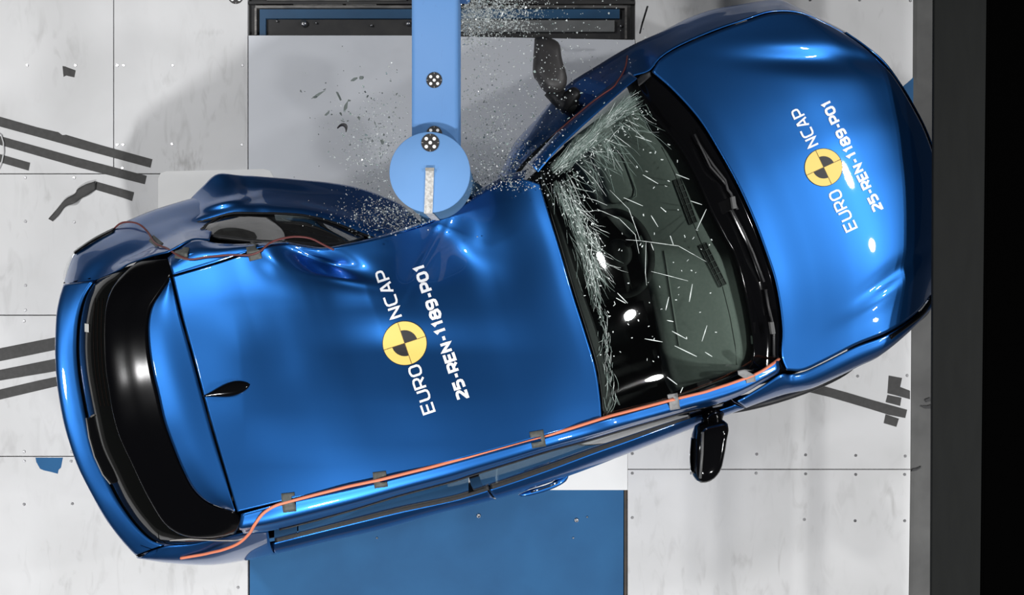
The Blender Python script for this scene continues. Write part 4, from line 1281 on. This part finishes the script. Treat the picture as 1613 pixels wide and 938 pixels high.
lettering('EURO', (686.5, 648.5), (-.318, -.948), 80, 21, .155, ROOF_T, roof, .0022, 'white EURO lettering')
lettering('NCAP', (634.8, 498), (-.318, -.948), 79, 21, .155, ROOF_T, roof, .0022, 'white NCAP lettering')
lettering('25-REN-1189-P01', (739.5, 626.5), (-.318, -.949), 224, 19.5, .235, ROOF_T, roof, .0022, 'bold white test code lettering')
emblem(637.5, 541, 34.3, (-.318, -.948), ROOF_T, roof)
lettering('EURO', (1351, 359), (-.425, -.905), 69, 20.5, .155, HOOD_T, hood, .0022, 'white EURO lettering')
lettering('NCAP', (1290.5, 227), (-.425, -.905), 66, 20, .155, HOOD_T, hood, .0022, 'white NCAP lettering')
lettering('25-REN-1189-P01', (1391.5, 329), (-.437, -.90), 193, 17, .235, HOOD_T, hood, .0022, 'bold white test code lettering')
emblem(1297, 264, 29.3, (-.425, -.905), HOOD_T, hood)

# ------------------------------------------------------------------ wires taped along the car
ALLT = BODY + [WS]


def wire(name, pts, r, m, label, cat='cable', off=None):
    q = []
    dn = []
    for a, b in zip(pts[:-1], pts[1:]):
        k_ = max(1, int(math.hypot(b[0] - a[0], b[1] - a[1]) / 14))
        dn += [(a[0] + (b[0] - a[0]) * i / k_, a[1] + (b[1] - a[1]) * i / k_) for i in range(k_)]
    dn.append(pts[-1])
    zs = []
    for x, y in dn:
        h = cast(x, y, 0, ALLT)
        zs.append(h[0].z if h else float('nan'))
    zs = np.array(zs)
    idx = np.arange(len(zs)); okm = ~np.isnan(zs)
    zs = np.interp(idx, idx[okm], zs[okm])
    # a wire bridges hollows: keep it from diving into gaps
    for _ in range(6):
        zs[1:-1] = np.maximum(zs[1:-1], .5 * (zs[:-2] + zs[2:]))
    for (x, y), z in zip(dn, zs):
        q.append(P(x, y, z + r + .002))
    q = spl(np.array(q), len(q) * 3, False)
    c = Vector(q[len(q) // 2])
    root = thing(name, c, label, cat)
    tube('lead', q, r, m, root, 8)
    return root


def tape_on(root, cx, cy, w, h, ang, m):
    a = math.radians(ang)
    g = np.zeros((7, 5, 3))
    for j in range(7):
        for i in range(5):
            x, y = (i / 4 - .5) * w, (j / 6 - .5) * h
            px, py = cx + x * math.cos(a) - y * math.sin(a), cy + x * math.sin(a) + y * math.cos(a)
            hh = cast(px, py, .002, ALLT)
            p = np.array(hh[0]) if hh else P(px, py, 1.2)
            p[2] += .010 * math.exp(-((j - 3) / 1.0) ** 2)
            g[j, i] = p
    z = np.median(g[..., 2])
    g[..., 2] = np.clip(g[..., 2], z - .10, z + .06)
    o = panel('tape_piece', g, m, root, .0008, body=False, center=np.array([0, 0, -5.]))
    return o


w1 = wire('cable', [(285, 880), (320, 874), (350, 867), (375, 857), (392, 842), (402, 826), (414, 810), (430, 799), (443, 794), (458, 790), (500, 779), (550, 766.5), (600, 756), (640, 746), (680, 736), (760, 714), (850, 690), (900, 675), (960, 656), (1010, 643), (1060, 630), (1110, 618), (1150, 605), (1181, 594), (1200, 585), (1215, 575), (1227, 566)],
          .0062, WIRE, 'long orange cable taped along the near roof edge and windscreen pillar')
for cx, cy, w_, h_, an, m_ in ((455, 792, 21, 30, -6, DUCT), (599, 756, 21, 25, -7, DUCT), (847, 692, 22, 26, -10, DUCT), (1061, 633, 16, 25, -10, DUCTL), (1181, 593, 15, 20, -12, DUCTL)):
    tape_on(w1, cx, cy, w_, h_, an, m_)
w2 = wire('cable', [(178, 362), (190, 352), (205, 350), (220, 354), (233, 366), (240, 378), (247, 385), (262, 391), (275, 399), (286, 405), (300, 409), (325, 405), (360, 402), (393, 402), (410, 396), (425, 383), (445, 376), (465, 373), (490, 376), (510, 386), (526, 394)],
           .0042, WIRED, 'dark red cable taped over the crumpled rear corner and torn door')
for cx, cy, w_, h_, an in ((246, 382, 20, 12, 40), (287, 399, 20, 20, 10), (400, 397, 20, 26, -14)):
    tape_on(w2, cx, cy, w_, h_, an, DUCT)
w3 = wire('cable', [(988, 88), (986, 102), (981, 115), (974, 126), (966, 137), (950, 148), (930, 163), (905, 184), (880, 206), (868, 216)],
          .0035, WIRED, 'thin red cable hanging across the far windscreen pillar')
w4 = wire('cable', [(268, 852), (300, 850), (340, 852), (372, 852), (385, 848)], .003, mat('grey_wire', (.42, .40, .38), .5), 'thin pale cable at the near rear corner of the roof')
cl = thing('cord', Vector(P(3, 240, .006)), 'thin white cord loop on the floor at the left edge', 'cord')
tube('lead', [P(x, y, .006) for x, y in ((-6, 208), (2, 213), (5.5, 225), (6, 240), (3, 255), (-3, 268))], .004, mat('cord_white', (.6, .6, .6), .5), cl, 6)

# ------------------------------------------------------------------ cracks in the windscreen
WT = [WS]
V, Fs = [], []


def crack(pts, wpx, off=.003):
    k0 = len(V)
    q = []
    for i, (x, y) in enumerate(pts):
        a = pts[max(0, i - 1)]; b = pts[min(len(pts) - 1, i + 1)]
        t = np.array([b[0] - a[0], b[1] - a[1]]); t = t / (np.linalg.norm(t) + 1e-6)
        nrm = np.array([-t[1], t[0]])
        ww = wpx * (.35 + .65 * math.sin(math.pi * (i + .5) / len(pts))) / 2
        for s in (1, -1):
            h = cast(x + nrm[0] * ww * s, y + nrm[1] * ww * s, off, WT)
            if not h: return
            q.append(h[0] + Vector((0, 0, random.uniform(-.0006, .0006))))
    V.extend(q)
    Fs.extend([(k0 + 2 * i, k0 + 2 * i + 1, k0 + 2 * i + 3, k0 + 2 * i + 2) for i in range(len(pts) - 1)])


def walk(x, y, ang, ln, wob, n=8):
    p = [(x, y)]
    for i in range(n):
        ang += random.gauss(0, wob)
        x += math.cos(ang) * ln / n; y += math.sin(ang) * ln / n
        p.append((x, y))
    return p


def along(path, t):
    d = [0]
    for a, b in zip(path[:-1], path[1:]): d.append(d[-1] + math.hypot(b[0] - a[0], b[1] - a[1]))
    s = t * d[-1]
    for i in range(len(path) - 1):
        if s <= d[i + 1]:
            f = (s - d[i]) / (d[i + 1] - d[i] + 1e-9)
            a, b = path[i], path[i + 1]
            return a[0] + f * (b[0] - a[0]), a[1] + f * (b[1] - a[1]), math.atan2(b[1] - a[1], b[0] - a[0])


pil = [(866, 268), (890, 245), (915, 222), (940, 198), (968, 172), (1000, 152)]
hdr = [(872, 285), (885, 315), (900, 345), (912, 375), (922, 410), (930, 440)]
hdr2 = [(922, 410), (932, 450), (945, 500), (952, 550), (958, 600), (960, 640)]
for k in range(430):
    x, y, a = along(pil, random.random())
    o_ = abs(random.gauss(0, 10))
    crack(walk(x + o_ * .6 + random.uniform(-4, 4), y + o_ * .75 + random.uniform(-3, 3), a + random.gauss(0, .16), random.uniform(10, 46), .07, 6), random.uniform(.25, .7))
for k in range(260):
    x, y, a = along(hdr, random.random() ** 1.1)
    o_ = random.gauss(6, 9)
    crack(walk(x + o_, y - o_ * .3, a + random.gauss(0, .15), random.uniform(12, 46), .06, 6), random.uniform(.22, .6))
for k in range(120):
    x, y, a = along(hdr2, random.random())
    o_ = random.gauss(3, 5)
    crack(walk(x + o_, y, a + random.gauss(0, .2), random.uniform(8, 30), .15, 5), random.uniform(.25, .7))
for k in range(80):
    x, y, a = along(pil, random.random())
    crack(walk(x + random.uniform(4, 26), y + random.uniform(6, 30), random.uniform(.2, 1.3), random.uniform(20, 80), .08), random.uniform(.3, .8))
for k in range(60):
    x, y, a = along(hdr, random.random())
    crack(walk(x + random.uniform(4, 30), y, random.uniform(.3, 1.6), random.uniform(10, 50), .12), random.uniform(.3, .7))
LONG = [[(982, 312), (1012, 325)], [(1025, 340), (1036, 358)], [(924, 312), (940, 317), (956, 324)], [(1025, 428), (1045, 433), (1083, 443)], [(985, 378), (1010, 380), (1068, 388), (1112, 413)], [(1025, 384), (1029, 395)],
        [(1053, 468), (1048, 489)], [(1058, 522), (1080, 534)], [(1062, 545), (1097, 562)], [(1110, 555), (1121, 562)], [(1113, 513), (1105, 538)], [(1015, 534), (1043, 539)], [(1050, 594), (1066, 606)], [(1075, 610), (1071, 619)],
        [(1017, 380), (1016, 430), (1018, 450)], [(960, 300), (990, 330), (1003, 365), (1008, 380)], [(1030, 180), (1010, 186), (990, 192)], [(1016, 152), (990, 158)], [(1090, 448), (1085, 476)], [(1050, 505), (1060, 507)],
        [(940, 330), (975, 345), (1000, 370), (1006, 400)], [(905, 255), (935, 282), (955, 310)], [(970, 470), (985, 478)], [(972, 462), (988, 478)], [(1055, 372), (1060, 386)], [(1064, 275), (1085, 283)], [(1087, 317), (1105, 323)], [(1097, 362), (1135, 340)][:1] + [(1112, 330)], [(1000, 215), (1026, 224)], [(1012, 276), (1036, 290)], [(1040, 327), (1048, 334)]]
for p in LONG:
    dn = []
    for a, b in zip(p[:-1], p[1:]):
        k_ = max(2, int(math.hypot(b[0] - a[0], b[1] - a[1]) / 5))
        dn += [(a[0] + (b[0] - a[0]) * i / k_, a[1] + (b[1] - a[1]) * i / k_) for i in range(k_)]
    dn.append(p[-1])
    crack(dn, 1.35 if len(p) == 2 else .8)
for k in range(260):
    x, y = random.choice([along(pil, random.random())[:2], along(hdr, random.random())[:2], (random.uniform(900, 1100), random.uniform(200, 560))])
    x += random.uniform(0, 40); y += random.uniform(0, 30)
    crack(walk(x, y, random.uniform(0, 6.28), random.uniform(1.5, 5), .5, 3), random.uniform(.7, 2.0))
frm = bpy.data.materials.new('crazed_glass'); frm.use_nodes = True
_n = frm.node_tree.nodes; _l = frm.node_tree.links
_b = _n['Principled BSDF']; _b.inputs['Base Color'].default_value = (.11, .145, .128, 1); _b.inputs['Roughness'].default_value = .5
_g = _n.new('ShaderNodeNewGeometry'); _z = _n.new('ShaderNodeTexNoise'); _z.inputs['Scale'].default_value = 38; _z.inputs['Detail'].default_value = 8
_l.new(_g.outputs['Position'], _z.inputs['Vector'])
_m = _n.new('ShaderNodeMapRange'); _m.inputs['From Min'].default_value = .38; _m.inputs['From Max'].default_value = .66; _m.inputs['To Max'].default_value = .6
_l.new(_z.outputs['Fac'], _m.inputs['Value']); _l.new(_m.outputs[0], _b.inputs['Alpha'])
for path, w0, w1 in ((pil, -8, 13), (hdr, -3, 9)):
    rows = []
    for s_ in np.linspace(w0, w1, 5):
        row = []
        for t in np.linspace(0.01, .99, 40):
            x, y, a = along(path, t)
            wob = 1 + .35 * math.sin(t * 23) + .25 * math.sin(t * 51 + 1)
            taper = min(1, 5 * t + .3, 4 * (1 - t) + .25)
            nx, ny = (-math.sin(a), math.cos(a)) if path is pil else (math.sin(a), -math.cos(a))
            h = cast(x + nx * s_ * wob * taper, y + ny * s_ * wob * taper, .0018, WT)
            row.append(list(h[0]) if h else (row[-1] if row else list(P(x, y, 1.25))))
        rows.append(row)
    cz = panel('crazed_glass', np.array(rows), frm, ws, 0, body=False, center=np.array([0, 0, -5.]))
CRB = mat('crack_bright', (.75, .82, .79), .3, spec=1.0)
ck = mesh('glass_cracks', V, Fs, [CRACK, CRB], ws, smooth=False, mi=[1 if (i // 5) % 6 == 0 or i > len(Fs) - 1100 else 0 for i in range(len(Fs))])
ck['kind'] = 'stuff'
ck['label'] = 'white cracks spreading through the windscreen'

# ------------------------------------------------------------------ flying window glass
def blocked(x, y):
    return math.hypot(x - 677, y - 271.5) < 67 or (643 < x < 727 and y < 230)


def chunk(size, n=6, flatf=.45):
    bm = bmesh.new()
    for _ in range(n + 3):
        v = Vector((random.gauss(0, 1), random.gauss(0, 1), random.gauss(0, 1))).normalized()
        bm.verts.new((v.x * size, v.y * size * random.uniform(.5, 1), v.z * size * flatf))
    bmesh.ops.convex_hull(bm, input=bm.verts)
    loose = [v for v in bm.verts if not v.link_faces]
    if loose: bmesh.ops.delete(bm, geom=loose, context='VERTS')
    return bm


CL_L = [(560, 150, 45, 45, 14), (600, 230, 40, 45, 26), (640, 350, 35, 20, 12), (600, 335, 40, 25, 8), (530, 180, 35, 50, 10), (625, 175, 16, 50, 6)]
CL_R = [(760, 30, 30, 28, 22), (800, 20, 40, 20, 16), (770, 230, 28, 60, 26), (810, 170, 50, 60, 20), (760, 130, 30, 50, 10), (790, 280, 40, 30, 14), (900, 60, 60, 50, 8), (870, 130, 30, 40, 10)]


def pick(cl):
    w = [c[4] for c in cl]
    while True:
        c = random.choices(cl, w)[0]
        x, y = random.gauss(c[0], c[2]), random.gauss(c[1], c[3])
        if not blocked(x, y) and y > -8 and (not on_roof(x, y) or random.random() < .02): return x, y


# long slivers by name places, then chunks
SL = [(504, 148, 30, -28, 5), (546, 166, 22, -68, 7), (534, 152, 16, 62, 7), (516, 178, 16, -42, 6), (565, 186, 12, 45, 5), (558, 125, 13, -22, 7), (569, 123, 9, -18, 7), (602, 223, 14, 60, 8), (591, 196, 12, 75, 2.5), (540, 191, 10, 20, 2)]
PR = [chunk(1.0, 6, .5) for _ in range(14)]
meshes = []
for bm in PR:
    me = bpy.data.meshes.new('glass_shard'); bm.to_mesh(me); bm.free(); me.materials.append(SHARD); meshes.append(me)

gmeshes = []
for me in meshes:
    m2_ = me.copy(); m2_.materials[0] = GSHARD; gmeshes.append(m2_)


def on_roof(x, y):
    return y > 300 and cast(x, y, 0, ROOF_T) is not None


def clear_z(x, y, z, m=.03):
    h = cast(x, y, 0, ALLT)
    return max(z, h[0].z + m) if h else z


def shard(x, y, z, sx, sy, sz, ang, label, group, grey=False):
    z = clear_z(x, y, z)
    o = bpy.data.objects.new('glass_shard', random.choice(gmeshes if grey else meshes))
    C.objects.link(o)
    o.location = P(x, y, z)
    o.scale = (sx, sy, sz)
    o.rotation_euler = (random.uniform(-.5, .5), random.uniform(-.5, .5), ang) if ang is not None else (random.uniform(0, 6), random.uniform(0, 6), random.uniform(0, 6))
    return tag(o, label, 'glass shard', group)


for x, y, l, an, w_ in SL:
    z = .9; k_ = (CAM - z) / F
    shard(x, y, z, l * k_ / 2 * 1.1, w_ * k_ / 2 * 1.2, .005, -math.radians(an), 'long sliver of broken glass flying left of the blue beam', 'long glass slivers left of the beam', True)
for k in range(130):
    x, y = pick(CL_L)
    z = random.uniform(.5, 1.4); k_ = (CAM - z) / F
    s = random.choice([1.2, 1.6, 2.0, 2.6, 3.4]) * k_
    shard(x, y, z, s, s, s * .8, None, 'small glass shard flying on the tail side of the pole', 'glass shards on the tail side of the pole', random.random() < .7)
for k in range(160):
    x, y = pick(CL_R)
    z = random.uniform(.6, 1.5); k_ = (CAM - z) / F
    s = random.choice([1.2, 1.5, 1.9, 2.4, 3.2]) * k_
    shard(x, y, z, s, s, s * .8, None, 'small glass shard flying on the hood side of the pole', 'glass shards on the hood side of the pole')
# the finest crumbs
V, Fs = [], []
CD_L = CL_L[1:4] + [(630, 338, 34, 14, 40), (600, 240, 26, 40, 34), (575, 345, 40, 14, 8)]
CD_R = CL_R + [(775, 22, 34, 20, 110), (745, 30, 12, 26, 40), (765, 225, 24, 55, 50), (800, 260, 36, 34, 30), (745, 20, 14, 22, 30), (735, 300, 12, 16, 18)]
for k in range(8500):
    x, y = pick(CD_L if random.random() < .24 else CD_R)
    z = random.uniform(.5, 1.5); k_ = (CAM - z) / F
    z = clear_z(x, y, z, .02)
    s = abs(random.gauss(.42, .36)) * k_ + .0003
    c = P(x, y, z)
    k0 = len(V)
    R_ = Matrix.Rotation(random.uniform(0, 6), 3, Vector((random.gauss(0, 1), random.gauss(0, 1), random.gauss(0, 1))))
    for t in ((1, 1, 1), (1, -1, -1), (-1, 1, -1), (-1, -1, 1)):
        V.append(Vector(c) + R_ @ Vector(t) * s)
    Fs += [(k0, k0 + 1, k0 + 2), (k0, k0 + 3, k0 + 1), (k0, k0 + 2, k0 + 3), (k0 + 1, k0 + 3, k0 + 2)]
o = mesh('glass_crumbs', V, Fs, DUSTM, None, smooth=False)
tag(o, 'fine glass crumbs and powder spraying around the blue pole', 'broken glass', kind='stuff')
# curved black scrap
fr = thing('trim_scrap', Vector(P(540, 200, .9)), 'curved black scrap of trim flying among the glass left of the pole', 'debris')
g = loft([[(531, 202, .9), (536, 196, .91), (542, 194.5, .915), (547, 198, .91), (545, 208, .9)], [(532, 203, .892), (537, 199.5, .90), (541, 199.5, .905), (543.5, 202.5, .90), (544.5, 208, .892)]], 20, 4)
panel('scrap', g, BLACKP, fr, .002, body=False, center=np.array([0, 0, -5.]))
fr = thing('rubber_strip', Vector(P(1012, 28, .5)), 'thin black rubber strip standing out beyond the front wing', 'debris')
tube('strip', [P(x, y, z) for x, y, z in ((1008, 52, .25), (1012, 36, .4), (1020, 10, .5))], .0045, BLACKP, fr, 6)
bpy.context.view_layer.update()
